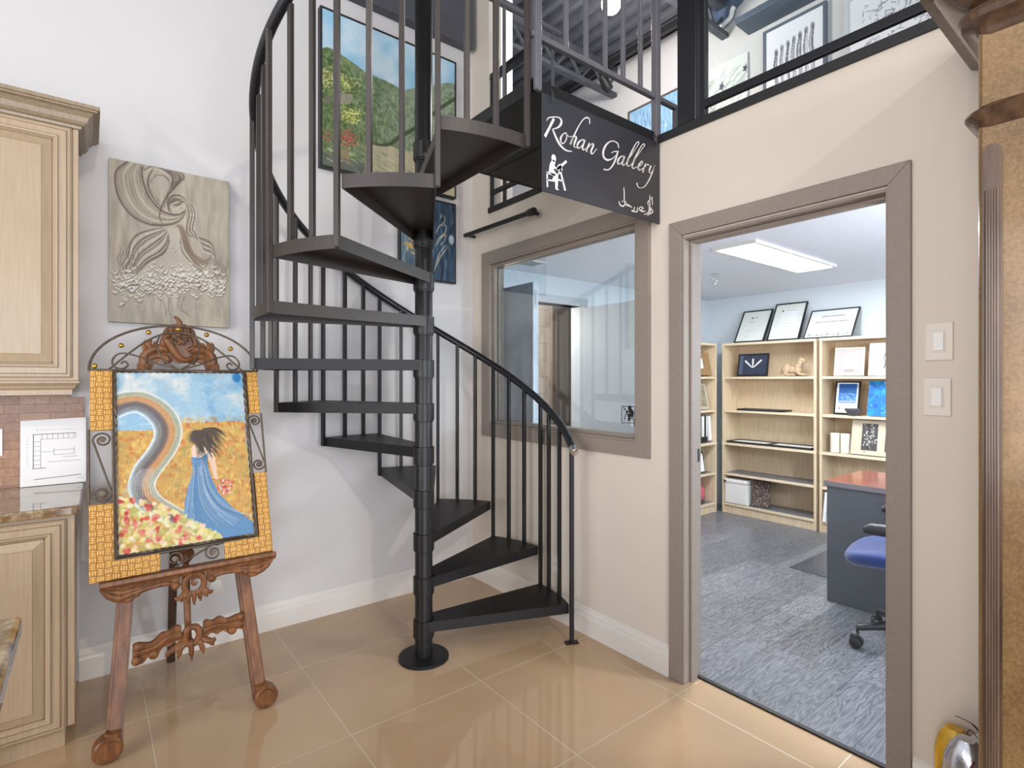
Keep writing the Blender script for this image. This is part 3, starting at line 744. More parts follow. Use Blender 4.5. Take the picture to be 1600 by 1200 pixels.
# ================================================================== loft guard rails and glass
for nm, lab, y0, y1, posts in (('guard_railing', 'black framed glass guard railing along the loft edge right of the steel post', -4.3, -1.79, (-1.80, -2.9, -4.28)),
                               ('guard_railing', 'short black guard railing at the loft edge between corner pier and stair landing', -.70, -.215, (-.225, -.363, -.69))):
    g = thing(nm, lab, 'railing', (.02, (y0+y1)/2, 2.536))
    build('bottom_rail', MB().box(-.002, .018, y0, y1, 2.556 if y0 < -2 else 2.60, 2.592 if y0 < -2 else 2.63), M['blackgloss'], g, bevel=.003)
    build('top_rail', MB().box(-.005, .04, y0, y1, 3.37, 3.41), M['blackgloss'], g, bevel=.003)
    for y in posts: build('post', MB().box(.0, .018, y-.012, y+.012, 2.519, 3.37), M['blackgloss'], g, bevel=.002, seg=1)
    if y0 < -2: build('glass_panel', MB().box(.004, .012, y0+.01, y1-.02, 2.594, 3.368), M['glassc'], g)
# ================================================================== pictures on the left wall
def wallpic(name, label, x0, x1, z0, z1, th, art, framemat, fw=0., fd=0., cat='painting', relief=0., y=0., artname='canvas', dep=.004):
    """picture hung on the left wall (faces -y)"""
    t = thing(name, label, cat, ((x0+x1)/2, y, z0))
    if fw:
        b = MB(); f = lambda a, c, d: (a, y-d, c)
        for q in ([(x0,z0),(x1,z0),(x1-fw,z0+fw),(x0+fw,z0+fw)], [(x0,z1),(x0+fw,z1-fw),(x1-fw,z1-fw),(x1,z1)], [(x0,z0),(x0+fw,z0+fw),(x0+fw,z1-fw),(x0,z1)], [(x1,z0),(x1,z1),(x1-fw,z1-fw),(x1-fw,z0+fw)]):
            b.prism(q, f, .002, th)
        build('frame', b, framemat, t, bevel=.002, seg=1)
        build('backing', MB().box(x0+fw*.5, x1-fw*.5, y-.012, y-.004, z0+fw*.5, z1-fw*.5), M['black'], t)
        art.mesh(artname, x1-x0-2*fw, z1-z0-2*fw, lambda a, c, d: (x0+fw+a, y-(th-dep)-d, z0+fw+c), M['art'], t, relief)
    else:
        build('stretcher', MB().box(x0, x1, y-th, y-.002, z0, z1), framemat, t)
        art.mesh(artname, x1-x0, z1-z0, lambda a, c, d: (x0+a, y-th-.0008-d, z0+c), M['art'], t, relief)
    return t

# --- grey dancer canvas
A = Art(170, 250, (172,162,144))
n1 = A.nz(26, 5, 3, 3)[..., None]; A.I *= .86+.28*n1
A.blend(np.clip((A.U-.9)*20, 0, 1)*.10, (120,126,120))
dk = (98,84,72); md = (126,112,96); lt = (204,196,180); br = (128,98,70)
sw1 = [(0.144,0.004),(0.063,0.071),(0.052,0.149),(0.082,0.24),(0.164,0.326),(0.284,0.369),(0.407,0.369),(0.521,0.34),(0.585,0.291),(0.605,0.248)]
sw2 = [(0.257,0.019),(0.252,0.089),(0.295,0.181),(0.369,0.259),(0.469,0.286),(0.559,0.284),(0.596,0.254)]
for i in range(11):
    f = i/10; P = []
    for q in range(10):
        b = sw2[min(int(q*6.9/9*1.0), 6)]; r = q*6/9; lo = int(r); fr = r-lo; hi = min(lo+1, 6)
        bx = sw2[lo][0]*(1-fr)+sw2[hi][0]*fr; by = sw2[lo][1]*(1-fr)+sw2[hi][1]*fr
        P.append((sw1[q][0]*(1-f)+bx*f, sw1[q][1]*(1-f)+by*f))
    if i in (0, 1, 5, 9, 10): A.stroke(P, [.010,.014,.014,.010] if i in (0,10) else [.005,.007,.006], dk if i in (0,10) else md, .9, z=1)
    else: A.stroke(P, [.006,.011,.009,.005], lt if i % 2 else (150,136,114), .55, z=1)
for P in ([(0.343,0.015),(0.306,0.08),(0.307,0.149),(0.362,0.22),(0.419,0.257)], [(0.362,0.061),(0.331,0.096),(0.337,0.164),(0.393,0.221)], [(0.355,0.057),(0.418,0.047),(0.468,0.069),(0.481,0.103),(0.456,0.167),(0.412,0.243),(0.394,0.316),(0.419,0.357)],
          [(0.27,0.037),(0.343,-0),(0.43,0.01),(0.5,0.049),(0.481,0.123),(0.462,0.176),(0.425,0.252)], [(0.449,0.002),(0.519,0.036),(0.526,0.081),(0.481,0.153)], [(0.481,0.002),(0.545,0.032),(0.545,0.068),(0.494,0.141)],
          [(0.519,0),(0.565,0.029),(0.558,0.066),(0.5,0.13)], [(0.558,0.004),(0.584,0.015),(0.591,0.04),(0.545,0.083),(0.5,0.13)], [(0.468,0.014),(0.5,0.044),(0.507,0.089),(0.469,0.155)]):
    A.stroke(P, [.006,.013,.011,.005], dk, .85, z=1)
for P in ([(0.306,0.031),(0.38,0.013),(0.443,0.033),(0.481,0.078),(0.469,0.145)], [(0.425,0.262),(0.495,0.277),(0.559,0.274)], [(0.343,0.074),(0.329,0.136),(0.369,0.205)]): A.stroke(P, [.004,.009,.004], lt, .8, z=1)
A.blob(*[(0.399,0.1)][0], .05, .07, (180,172,156), .7)
A.blob(*[(0.53,0.232)][0], .036, .045, (186,176,158), .9)                    # face
for P in ([(0.463,0.257),(0.463,0.206),(0.507,0.165),(0.572,0.16),(0.611,0.185)], [(0.472,0.275),(0.469,0.226),(0.514,0.184),(0.585,0.179)], [(0.482,0.219),(0.533,0.191),(0.604,0.197)], [(0.501,0.226),(0.546,0.215),(0.591,0.188)]): A.stroke(P, [.006,.014,.012,.005], dk, .85, z=1)
for P in ([(0.501,0.236),(0.539,0.228),(0.578,0.208)], [(0.559,0.239),(0.585,0.232)], [(0.533,0.278),(0.553,0.277)], [(0.482,0.249),(0.492,0.283),(0.533,0.293)]): A.stroke(P, .005, dk, .7)
for i in range(9):                                                            # hair to the right
    d = i*6
    P = [(0.611,0.206),(0.638,0.264),(0.618,0.359),(0.638,0.407),(0.745,0.416),(0.827,0.438),(0.862,0.498),(0.848,0.562)]
    P = [(u+d*.0013*(1 if j < 4 else .2), v-d*.0006*(0 if j < 3 else 1)+(0 if j < 4 else d*.0022)) for j, (u, v) in enumerate(P)]
    A.stroke(P, [.004,.009,.010,.005], (dk, md, lt)[i % 3], .75, z=1)
for i in range(6):
    P = [(0.534,0.348),(0.573,0.405),(0.599,0.483),(0.652,0.56),(0.746,0.603),(0.814,0.576)]
    A.stroke([(u+i*.008*(1-j*.08), v-i*.012*(j/5)) for j, (u, v) in enumerate(P)], [.004,.012,.010,.004], (dk, br, md)[i % 3], .75, z=1)
for i in range(10):                                                           # left veil
    f = i/9
    a = [(0.438,0.38),(0.345,0.401),(0.224,0.445),(0.165,0.509),(0.148,0.579),(0.096,0.651)]; b = [(0.464,0.417),(0.464,0.477),(0.42,0.542),(0.309,0.602),(0.249,0.647),(0.202,0.689)]
    A.stroke([(p[0]*(1-f)+q[0]*f, p[1]*(1-f)+q[1]*f) for p, q in zip(a, b)], [.004,.011,.009,.004], dk if i in (0,9) else (md, lt, dk)[i % 3], .8, z=1)
A.poly([(0.457,0.378),(0.553,0.366),(0.566,0.446),(0.599,0.504),(0.719,0.626),(0.746,0.665),(0.214,0.708),(0.309,0.612),(0.433,0.541),(0.473,0.456)], (186,178,160), .8)
for k in range(26):
    f = k/25; A.stroke([(.5+.06*(f-.5), .50+.02*abs(f-.5)), (.48+.2*(f-.5), .6), (.47+.55*(f-.5), .69)], [.003,.005,.004], lt if k % 2 else (146,134,116), .5, z=.6)
A.stroke([(0.473,0.456),(0.433,0.541),(0.309,0.612),(0.214,0.693)], [.006,.008,.006], dk, .8, z=1)
A.stroke([(0.56,0.437),(0.586,0.525),(0.692,0.607),(0.773,0.642)], [.006,.008,.006], dk, .8, z=1)
for k in range(7):                                                            # curls
    for s0, sg_ in ((.08+.022*k, 1), (.86+.018*k, -1)):
        y0 = .53+.02*(k % 3); A.stroke([(s0+.012*math.sin(j*1.5+k), y0+j*.026) for j in range(9 if sg_ > 0 else 8)], [.004,.008,.004], dk if k % 2 else md, .7, z=1)
rr = random.Random(4)
for k in range(420):                                                          # ruffles
    u = rr.uniform(.04, .95); c0 = .735+.02*math.sin(u*7)-.03*(u-.2); v = c0+rr.gauss(0, .045)
    if v > .9: continue
    q = rr.uniform(.010, .024)
    A.stroke([(u-q*1.2, v), (u, v+q*.7), (u+q*1.2, v-q*.1)], [.004,.008,.004], dk if k % 3 == 0 else md, .7, z=.7)
    A.stroke([(u-q, v-q*.4), (u, v+q*.15), (u+q, v-q*.5)], [.004,.011,.004], (226,222,212), .75, z=1.4)
for P in ([(0.428,0.859),(0.447,0.908),(0.441,0.948)], [(0.466,0.837),(0.472,0.917),(0.504,0.955)], [(0.6,0.808),(0.575,0.881),(0.614,0.919),(0.653,0.938)], [(0.561,0.811),(0.542,0.883),(0.588,0.911)]): A.stroke(P, .005, dk, .7)
for k in range(60): u = rr.uniform(.05, .95); v = rr.uniform(.84, .93); A.stroke([(u, v), (u+.002, v+rr.uniform(.01,.03))], .003, md, .5)
gx0, gz1 = (-2.042, 2.394); gx1, gz0 = (-1.541, 1.638)
wallpic('canvas_painting', 'grey relief canvas of a long-haired dancer, hung above the easel', gx0, gx1, gz0, gz1, .04, A, plain('grey_canvas_edge', col(150,144,132), .7), relief=.0022)

# --- large garden landscape
A = Art(230, 230, (150,200,226))
A.I = A.I*(1-A.V[..., None]*.12)
A.blend(np.clip(A.nz(5,5,21,4)*2.4-1.0, 0, 1)*.8, (222,230,232))
A.blend(np.clip(A.nz(6,4,22,3)*2.2-1.3, 0, 1)*.6, (96,170,216))
hill = [(-0.005,0.267),(0.035,0.237),(0.104,0.246),(0.205,0.277),(0.298,0.314),(0.384,0.315),(0.483,0.322),(0.573,0.343),(0.672,0.289),(0.822,0.216),(0.935,0.166),(1.016,0.139),(1.019,0.521),(1.013,1.008),(-0.001,1.233)]
A.poly(hill, (112,128,88), 1)
n_ = A.nz(40,40,23,2); grad = np.clip((A.U-.05)/.75, 0, 1)
mask = np.clip((A.I[..., 2] < 100)*1., 0, 1)
A.blend(mask*np.clip(n_*2-.6, 0, 1)*.9, (52,84,34)); A.blend(mask*np.clip(A.nz(50,60,24,2)*2.4-1.3, 0, 1)*.8, (150,166,92))
A.blend(mask*grad*np.clip(.25+A.nz(40,60,27,2)*.8, 0, 1)*.85, (178,186,178))
for k in range(700):
    u = rr.uniform(0, .4); v = rr.uniform(.27+.5*u, .8); A.stroke([(u, v), (u+rr.gauss(0,.012), v-rr.uniform(.008,.025))], .006, rr.choice([(40,70,28),(60,92,36),(30,52,24),(96,118,54)]), .6*(1-u*1.6))
for k in range(1100):
    u = rr.uniform(.0, 1); v = rr.uniform(.42, .95) if u > .3 else rr.uniform(.3,.95)
    if not A.I[min(229,int(v*230)), min(229,int(u*230)), 2] < 190: continue
    A.stroke([(u, v), (u+rr.gauss(0,.008), v-rr.uniform(.01,.03))], .004, rr.choice([(70,96,48),(150,160,96),(196,200,186),(96,116,70),(214,216,206)]), .55)
for c, n, R_, cols in (([(0.037,0.436)][0], 70, .085, [(206,206,128),(170,178,90),(226,222,160)]), ([(0.165,0.431)][0], 80, .10, [(206,210,120),(150,170,76),(232,226,170)]),
                      ([(0.187,0.633)][0], 90, .09, [(214,216,110),(186,200,80),(236,232,150)]), ([(0.039,0.805)][0], 40, .05, [(190,110,96),(150,130,96)]), ([(0.168,0.788)][0], 110, .085, [(206,92,88),(226,130,116),(120,110,80),(160,60,62)])):
    A.blob(c[0], c[1], R_*.9, R_*.8, (84,96,56), .7)
    for k in range(int(n*1.5)):
        a = rr.uniform(0, 2*PI); b = (c[0]+rr.gauss(0, R_*.4), c[1]+rr.gauss(0, R_*.35)); q = R_*rr.uniform(.15, .55)
        A.stroke([b, (b[0]+q*math.cos(a), b[1]-abs(q*math.sin(a))*.7+q*.15)], [.007,.002], rr.choice(cols+[(90,100,56)]), .8)
for P, c in (([(0.111,0.509),(0.206,0.487),(0.191,0.551),(0.121,0.574)], (150,142,128)), ([(0.113,0.867),(0.183,0.853),(0.179,0.944),(0.124,0.953)], (150,128,96)), ([(0.013,0.56),(0.057,0.546),(0.057,0.595),(0.018,0.607)], (110,104,92))): A.poly(P, c, .8)
A.poly([(0.291,0.793),(0.398,0.753),(0.554,0.761),(0.676,0.75),(1.011,0.772),(1.013,1.008),(0.109,1.05),(0.293,0.985)], (206,190,158), .75)
A.poly([(0.001,0.913),(0.109,0.923),(0.292,0.924),(0.293,1.015),(0.002,1.028)], (92,92,92), .7)
for k in range(160):
    u = rr.uniform(.02,.95); v = rr.uniform(.80,.99); A.stroke([(u,v),(u+rr.uniform(.02,.06),v+.012)], .006, rr.choice([(120,108,84),(226,216,190),(176,150,104),(90,92,92)]), .6)
A.stroke([(0.312,0.777),(0.453,0.753),(0.553,0.667),(0.68,0.566),(0.836,0.409),(0.949,0.307),(1.017,0.251)], [.014,.03,.034,.03,.03,.03], (62,72,44), .85)
lx0_, lz1_ = (-1.073, 3.512); lx1_, lz0_ = (-0.159, 2.59)
wallpic('framed_painting', 'large framed garden landscape with a blue sky, on the wall behind the upper stairs', lx0_, lx1_, lz0_, lz1_, .045, A, M['black'], fw=.012)
# --- small blue abstract
A = Art(120, 150, (44,70,92))
A.blend(np.clip(A.nz(22,4,31,3)*2.4-1, 0, 1), (16,28,44)); A.blend(np.clip(A.nz(26,4,32,3)*2.6-1.5, 0, 1)*.8, (120,160,176))
A.blend(np.clip(1-A.U*2.4, 0, 1)*.75*np.clip(A.nz(22,5,33,2)+.3,0,1), (176,196,196))
for k in range(70): u = rr.uniform(0,1); v = rr.uniform(0,.8); A.stroke([(u,v),(u+.004,v+rr.uniform(.05,.2))], .006, rr.choice([(30,60,90),(150,186,200),(20,34,50),(70,110,130)]), .5)
for k in range(24): A.blob(.18+rr.gauss(0,.06), .62+rr.gauss(0,.05), .02, .02, rr.choice([(226,196,120),(210,160,80)]), .7)
for P in ([(0.601,0.899),(0.663,0.736),(0.726,0.625),(0.852,0.526)], [(0.632,0.843),(0.726,0.688),(0.804,0.616),(0.869,0.546)], [(0.618,0.576),(0.695,0.461),(0.804,0.384),(0.835,0.306),(0.804,0.275),(0.773,0.304)], [(0.663,0.548),(0.726,0.458),(0.821,0.404),(0.79,0.493),(0.711,0.542)],
          [(0.632,0.406),(0.695,0.315),(0.79,0.251),(0.811,0.194),(0.78,0.162)], [(0.726,0.207),(0.735,0.173),(0.726,0.144)]): A.stroke(P, [.012,.03,.022,.012], (232,216,176), .75, .9)
A.blob(*[(0.933,0.454)][0], .05, .08, (206,220,226), .8)
bx0 = -.573; bx1, bz1 = (-0.154, 2.557); _, bz0 = (-0.154, 2.015)
wallpic('framed_painting', 'small framed dark blue abstract with cream swirls, beside the stair pole below the landscape', bx0, bx1, bz0, bz1, .035, A, M['blackgloss'], fw=.012)

# ================================================================== easel
ez = thing('easel', 'carved walnut easel with scroll feet standing in front of the left wall', 'easel', (-1.79, -.55, 0))
def legy(z): return -.72 + .39*z/1.46
def leg(sx):
    x0, x1 = (-2.045, -1.925) if sx < 0 else (-1.548, -1.667)
    m = MB(); n = 10; 
    for i, (o, w_) in enumerate(((0, .052), (-.020, .034))):
        pts = [(x0+(x1-x0)*k/n, legy(.035+1.40*k/n)+o, .035+1.40*k/n) for k in range(n+1)]
        for a, b in zip(pts[:-1], pts[1:]): m.bar(a, b, w_, .034 if i == 0 else .014, up=(0,1,0))
    return m, x0
for sx in (-1, 1):
    m, x0 = leg(sx); lg = build('leg', m, M['carved'], ez)
    xo = x0+.016*sx; yy = legy(0)-.008
    sc = MB(); sc.lathe([(.040,-.028),(.046,-.022),(.046,.022),(.040,.028)], (xo, yy, .047), 24, 'y'); sc.lathe([(.030,-.036),(.032,-.03),(.032,.03),(.03,.036)], (xo-.004*sx, yy, .052), 20, 'y')
    sc.tube([(x0, yy, .10), (x0+.004*sx, yy, .07), (xo, yy, .05)], [.024,.026,.028], 10)
    build('scroll_foot', sc, M['carved'], lg, smooth=True)
build('rear_leg', MB().bar((-1.80,-.06,.001), (-1.80,-.32,1.40), .034, .026, up=(0,1,0)), M['walnut'], ez, bevel=.003)
# tray with carved apron
ty = -.70; tz = .612
tr = MB(); fx = lambda a, b, t: (t, a, b)
tr.prism([(ty-.045,tz+.032),(ty-.048,tz+.018),(ty-.036,tz+.006),(ty-.034,tz),(ty+.03,tz),(ty+.03,tz+.022),(ty-.030,tz+.022),(ty-.034,tz+.032)], fx, -2.085, -1.492)
build('tray', tr, M['carved'], ez, bevel=.002)
ap = MB(); yA = ty-.016
def scrollbar(pts, r, flat=.6):
    m = MB(); m.tube(spline(pts, 6), list(.8*np.interp(np.linspace(0,1,(len(pts)-1)*6+1), np.linspace(0,1,len(r)), r)), 10); return m
for s in (-1, 1):
    cx = -1.79
    q = lambda dx, z: (cx+s*dx, yA, z)
    a = scrollbar([q(.05,.575), q(.09,.592), q(.14,.590), q(.20,.580), q(.235,.572), q(.262,.584), q(.275,.600)], [.010,.014,.012,.016,.020,.016,.008]); ap.add(a.v, a.f)
    a = scrollbar([q(.15,.598), q(.19,.594), q(.225,.590), q(.27,.604)], [.008,.014,.016,.008]); ap.add(a.v, a.f)
    a = scrollbar([q(.225,.562), q(.205,.560), q(.195,.574), q(.21,.582)], [.012,.012,.010,.006]); ap.add(a.v, a.f)
    ap.sphere(q(.062,.577), .016, .016, .016); ap.sphere(q(.185,.577), .014, .014, .014)
ap.tube([(-1.79+.034*math.cos(k*PI/12), yA-.004, .572+.040*math.sin(k*PI/12)) for k in range(24)], .011, 8, closed=True)
for dx, dz, a in ((-.036,.512,-.6), (-.018,.500,-.25), (0,.490,0), (.018,.500,.25), (.036,.512,.6), (-.05,.53,-1), (.05,.53,1)):
    ap.tube(spline([(-1.79+dx*.6, yA-.002, .545), (-1.79+dx, yA-.008, .527), (-1.79+dx+.016*a, yA-.004, dz)], 4), [.010]*4+[.008]*3+[.004]*2, 8)
ap.tube(spline([(-1.79,yA,.59),(-1.797,yA-.004,.575),(-1.787,yA-.004,.566),(-1.781,yA,.578)], 4), .005, 6)
AB = [(.045,.612),(.045,.575),(.075,.583),(.11,.592),(.15,.590),(.185,.577),(.20,.556),(.225,.552),(.25,.562),(.275,.578),(.290,.600),(.295,.612)]
for s in (-1, 1): ap.prism([(-1.79+s*a, b) for a, b in AB], lambda a, b, t: (a, t, b), yA-.004, yA+.016)
ap.box(-1.83, -1.75, yA+.002, yA+.016, .585, .612)
build('carved_apron', ap, M['carved'], ez, smooth=True, angle=60)
# turned spindle between stretcher and crest
sp = MB().lathe([(.017,.30),(.02,.305),(.013,.315),(.012,.36),(.014,.54),(.012,.60),(.03,.62),(.034,.64),(.026,.655),(.034,.67),(.026,.685),(.036,.70),(.036,.715),(.02,.73),(.018,1.3)], (0,0,0), 18)
sp.v = [(-1.795+x, legy(z)+.035+y, z) for x, y, z in sp.v]
build('turned_spindle', sp, M['carved'], ez, smooth=True)
pg = MB().lathe([(.007,0),(.007,.06),(.010,.065),(.010,.072),(.014,.08),(.016,.092),(.012,.104),(.004,.108)], (-1.765, legy(.67)+.03, .665), 14, 'x')
build('peg', pg, M['carved'], ez, smooth=True)
# lower carved stretcher
sc = MB(); 
S1 = [(-1.984,0.331),(-1.918,0.334),(-1.872,0.358),(-1.826,0.362)]; S2 = [(-1.749,0.353),(-1.709,0.36),(-1.662,0.352),(-1.601,0.346)]
ys = -.655
for P in (S1, S2):
    a = scrollbar([(p[0], ys, p[1]) for p in P], [.020,.018,.022,.024]); sc.add(a.v, a.f)
    a = scrollbar([(p[0], ys-.014, p[1]+.006) for p in P], [.006,.008,.008,.006]); sc.add(a.v, a.f)
for P in (S1, S2):
    Q = spline(P, 6); up_ = [(p[0], p[1]+.030+.006*math.sin(k*.9)) for k, p in enumerate(Q)]; dn_ = [(p[0], p[1]-.028-.006*math.sin(k*1.1)) for k, p in enumerate(Q)]
    sc.prism(up_+dn_[::-1], lambda a, b, t: (a, t, b), ys-.006, ys+.014)
c0 = [(-1.789,0.346)][0]
sc.tube([(c0[0]+.026*math.cos(k*PI/12), ys-.004, c0[1]+.034*math.sin(k*PI/12)) for k in range(24)], .013, 8, closed=True)
for dx, dz, a in ((-.075,-.058,-1), (-.04,-.078,-.6), (-.004,-.098,.2), (.03,-.082,.7), (.062,-.06,1), (-.06,-.03,-1.2), (.07,-.03,.8)):
    sc.tube(spline([(c0[0]+dx*.5, ys, c0[1]-.022), (c0[0]+dx, ys-.01, c0[1]-.04), (c0[0]+dx+.014*a, ys-.006, c0[1]+dz)], 4), [.012]*4+[.010]*3+[.004]*2, 8)
for p in [(-1.963,0.353),(-1.971,0.302),(-1.611,0.375),(-1.645,0.326),(-1.918,0.31)]: sc.sphere((p[0], ys-.004, p[1]), .018, .016, .018)
a = scrollbar([(p[0], ys, p[1]) for p in [(-1.969,0.291),(-1.954,0.292),(-1.942,0.312),(-1.954,0.331)]], [.008,.008,.008,.006]); sc.add(a.v, a.f)
build('stretcher', sc, M['carved'], ez, smooth=True, angle=60)
# carved crest
cr = MB(); yc = -.335; cx = -1.795
for s in (-1, 1):
    q = lambda dx, z: (cx+s*dx, yc, z)
    for P, r in (([q(.130,1.40), q(.134,1.45), q(.128,1.478), q(.100,1.50), q(.065,1.505), q(.04,1.49)], [.020,.022,.020,.022,.026,.012]),
                 ([q(.115,1.455), q(.09,1.472), q(.062,1.470), q(.045,1.455), q(.062,1.445)], [.010,.016,.020,.022,.012]),
                 ([q(.128,1.50), q(.132,1.52), q(.126,1.54)], [.014,.010,.003]), ([q(.112,1.505), q(.112,1.527), q(.103,1.542)], [.014,.010,.003]), ([q(.093,1.508), q(.09,1.525), q(.08,1.536)], [.014,.010,.003]),
                 ([q(.06,1.51), q(.062,1.535), q(.05,1.56), q(.03,1.565)], [.014,.018,.016,.010]),
                 ([q(.055,1.555), q(.05,1.585), q(.03,1.605)], [.012,.012,.004]), ([q(.035,1.57), q(.03,1.60), q(.015,1.615)], [.014,.012,.005])):
        a = scrollbar(P, r); cr.add(a.v, a.f)
for P, r in (([(cx-.05,yc-.01,1.545),(cx-.03,yc-.014,1.51),(cx-.012,yc-.014,1.475),(cx+.02,yc-.012,1.455),(cx+.055,yc-.008,1.47)], [.020,.022,.020,.018,.010]),
             ([(cx-.02,yc-.012,1.555),(cx+.0,yc-.016,1.54),(cx-.008,yc-.016,1.525)], [.012,.014,.008]), ([(cx+.03,yc-.012,1.55),(cx+.012,yc-.016,1.54),(cx+.018,yc-.016,1.524)], [.012,.014,.008]),
             ([(cx,yc,1.57),(cx,yc-.01,1.60),(cx-.004,yc-.012,1.63),(cx-.022,yc-.012,1.648)], [.024,.020,.012,.006]),
             ([(cx+.03,yc-.006,1.50),(cx+.05,yc-.008,1.51),(cx+.075,yc-.006,1.525)], [.012,.014,.006])):
    a = scrollbar(P, r); cr.add(a.v, a.f)
CB = [(0,1.44),(.02,1.445),(.05,1.452),(.075,1.448),(.10,1.44),(.118,1.40),(.145,1.40),(.150,1.45),(.143,1.495),(.148,1.54),(.135,1.525),(.128,1.55),(.116,1.522),(.10,1.546),(.09,1.515),(.07,1.512),(.074,1.54),(.068,1.572),(.055,1.602),(.036,1.606),(.024,1.622),(0,1.612)]
CB = [(a*.93, 1.44+(b-1.44)*.92) for a, b in CB]
cr.prism([(cx+a, b) for a, b in CB]+[(cx-a, b) for a, b in CB[::-1][1:-1]], lambda a, b, t: (a, t, b), yc-.004, yc+.016)
build('carved_crest', cr, M['carved'], ez, smooth=True, angle=60)

# ================================================================== iron and wicker framed painting on the easel
FW, FH = .617, .7985
fp = thing('framed_painting', 'painting of a woman in a blue gown, framed in iron and wicker on the easel', 'painting', (-2.115, -.708, .640), local=True, rot=(-math.atan2(.262,.765), 0, 0)); fp.scale = (1, 1, 1.014)
g3 = lambda a, b, d=0.: (a, -d, b)
def wk(polys, d0=-.008, d1=.008):
    m = MB()
    for P in polys: m.prism(P, lambda a, b, t: (a, -t, b), d0, d1)
    return m
pu0, pu1, pv0, pv1 = .083, .553, .078, .790          # picture opening
wpan = [[(.004,.555),(.074,.555),(.074,.795),(.004,.795)], [(.0,0),(.215,0),(.215,.066),(.074,.066),(.074,.275),(0,.275)],
        [(.567,.600),(FW-.004,.600),(FW-.004,.795),(.567,.795)], [(.435,0),(FW,0),(FW,.335),(.567,.335),(.567,.066),(.435,.066)]]
for P in wpan: build('wicker_panel', wk([P]), M['wicker'], fp, bevel=.003)
ir = MB(); t_ = .0042
def rod(pts, r=t_, n=8): ir.tube([g3(*p) if len(p) == 3 else g3(p[0], p[1]) for p in pts], r, n)
rod([(.0,.27),(.0,.56)]); rod([(.002,.795),(.002,.80)]); rod([(FW,.33),(FW,.60)]); rod([(0,.80),(FW,.80)], .005)
for u in (pu0-.008, pu1+.008): rod([(u,.04),(u,.80)], .005)
rod([(pu0-.008,pv0-.01),(pu1+.008,pv0-.01)], .005)
# twisted inner rim
def rope(p, q, n_=70, r=.0055):
    for ph in (0, PI):
        pts = []
        for k in range(n_+1):
            f = k/n_; a = f*n_*.9+ph; u = p[0]+(q[0]-p[0])*f; v = p[1]+(q[1]-p[1])*f
            if abs(q[0]-p[0]) > abs(q[1]-p[1]): pts.append((u, v+.003*math.cos(a), .012+.003*math.sin(a)))
            else: pts.append((u+.003*math.cos(a), v, .012+.003*math.sin(a)))
        rod(pts, r*.6, 5)
rope((pu0,pv0),(pu0,pv1)); rope((pu1,pv0),(pu1,pv1)); rope((pu0,pv1),(pu1,pv1)); rope((pu0,pv0),(pu1,pv0))
tag(build('iron_frame', ir, M['iron'], fp, smooth=True, angle=60), 'twisted bronze iron inner frame')
ir = MB()
cu = FW/2
def arch(rx, rz, z0, r):
    rod([(cu-rx*math.cos(PI*k/28), z0+rz*math.sin(PI*k/28)) for k in range(29)], r)
arch(.308, .205, .80, .0048)
rod(spline([(.062,.80),(.13,.872),(.20,.935),(.262,.968),(cu,.975),(.355,.968),(.417,.935),(.487,.872),(.555,.80)], 4), .004)
for s in (-1, 1):
    q = lambda du, v: (cu+s*du, v)
    rod(spline([q(.004,.806), q(.05,.84), q(.075,.885), q(.078,.93), q(.055,.968), q(.025,.968), q(.008,.945), q(.02,.926), q(.03,.94), q(.02,.948)], 5), .0036)
    rod(spline([q(.004,.806), q(.08,.83), q(.15,.862), q(.205,.872), q(.232,.845), q(.228,.815), q(.20,.806), q(.182,.822), q(.192,.838), q(.205,.828)], 5), .0036)
build('iron_arch', ir, M['iron'], fp, smooth=True, angle=60)
def sscroll(a, b, name='iron_scroll'):
    """two opposed curls joined by a diagonal rod"""
    global ir
    ir = MB(); (u0, v0, r0, s0), (u1, v1, r1, s1) = a, b
    def curl(u, v, r, s, st, turns=1.6):
        return [(u+r*(1-k/26*.8)*math.cos(st+s*turns*2*PI*k/26), v+r*(1-k/26*.8)*math.sin(st+s*turns*2*PI*k/26)) for k in range(27)]
    c1 = curl(u0, v0, r0, s0[0], s0[1]); c2 = curl(u1, v1, r1, s1[0], s1[1])
    rod(c1[::-1]+c2, .0036); rod([(u0, v0, 0), (u0, v0, .006)], .010, 10); rod([(u1, v1, 0), (u1, v1, .006)], .010, 10)
    return build(name, ir, M['iron'], fp, smooth=True, angle=60)
sscroll((.042,.517,.030,(-1,PI)), (.040,.312,.030,(-1,0)))
sscroll((.588,.567,.026,(-1,PI)), (.590,.372,.026,(-1,0)))
sscroll((.262,.036,.030,(1,-PI/2)), (.395,.036,.030,(1,PI/2)))
for u, v in ((.018,.815),(.105,.905),(.20,.968),(cu,.988),(.417,.968),(.51,.905),(.60,.815)):
    tag(build('bead', MB().sphere(g3(u, v, .004), .0105, n=12, m=8), M['brass'], fp, smooth=True), 'amber glass bead')
A = Art(230, 346, (160,194,214))
A.blend(np.clip(A.nz(5,8,41,4)*3.4-1.5, 0, 1)*.95, (228,226,216)); A.blend(np.clip(A.nz(6,9,42,4)*3.0-1.55, 0, 1)*.85, (84,150,194)); A.blend(np.clip(A.nz(5,5,43,3)*2.4-1.45,0,1)*.5, (200,190,170))
A.blob(.94,.035,.03,.04,(20,110,176),.9)
A.poly([(0,0.34),(0.087,0.339),(0.181,0.347),(0.284,0.342),(0.466,0.31),(0.974,0.317),(1,1),(0,1)], (206,160,84))
fm = (A.V > .275)*1.
hz = np.clip((A.V-.275)*60, 0, 1)
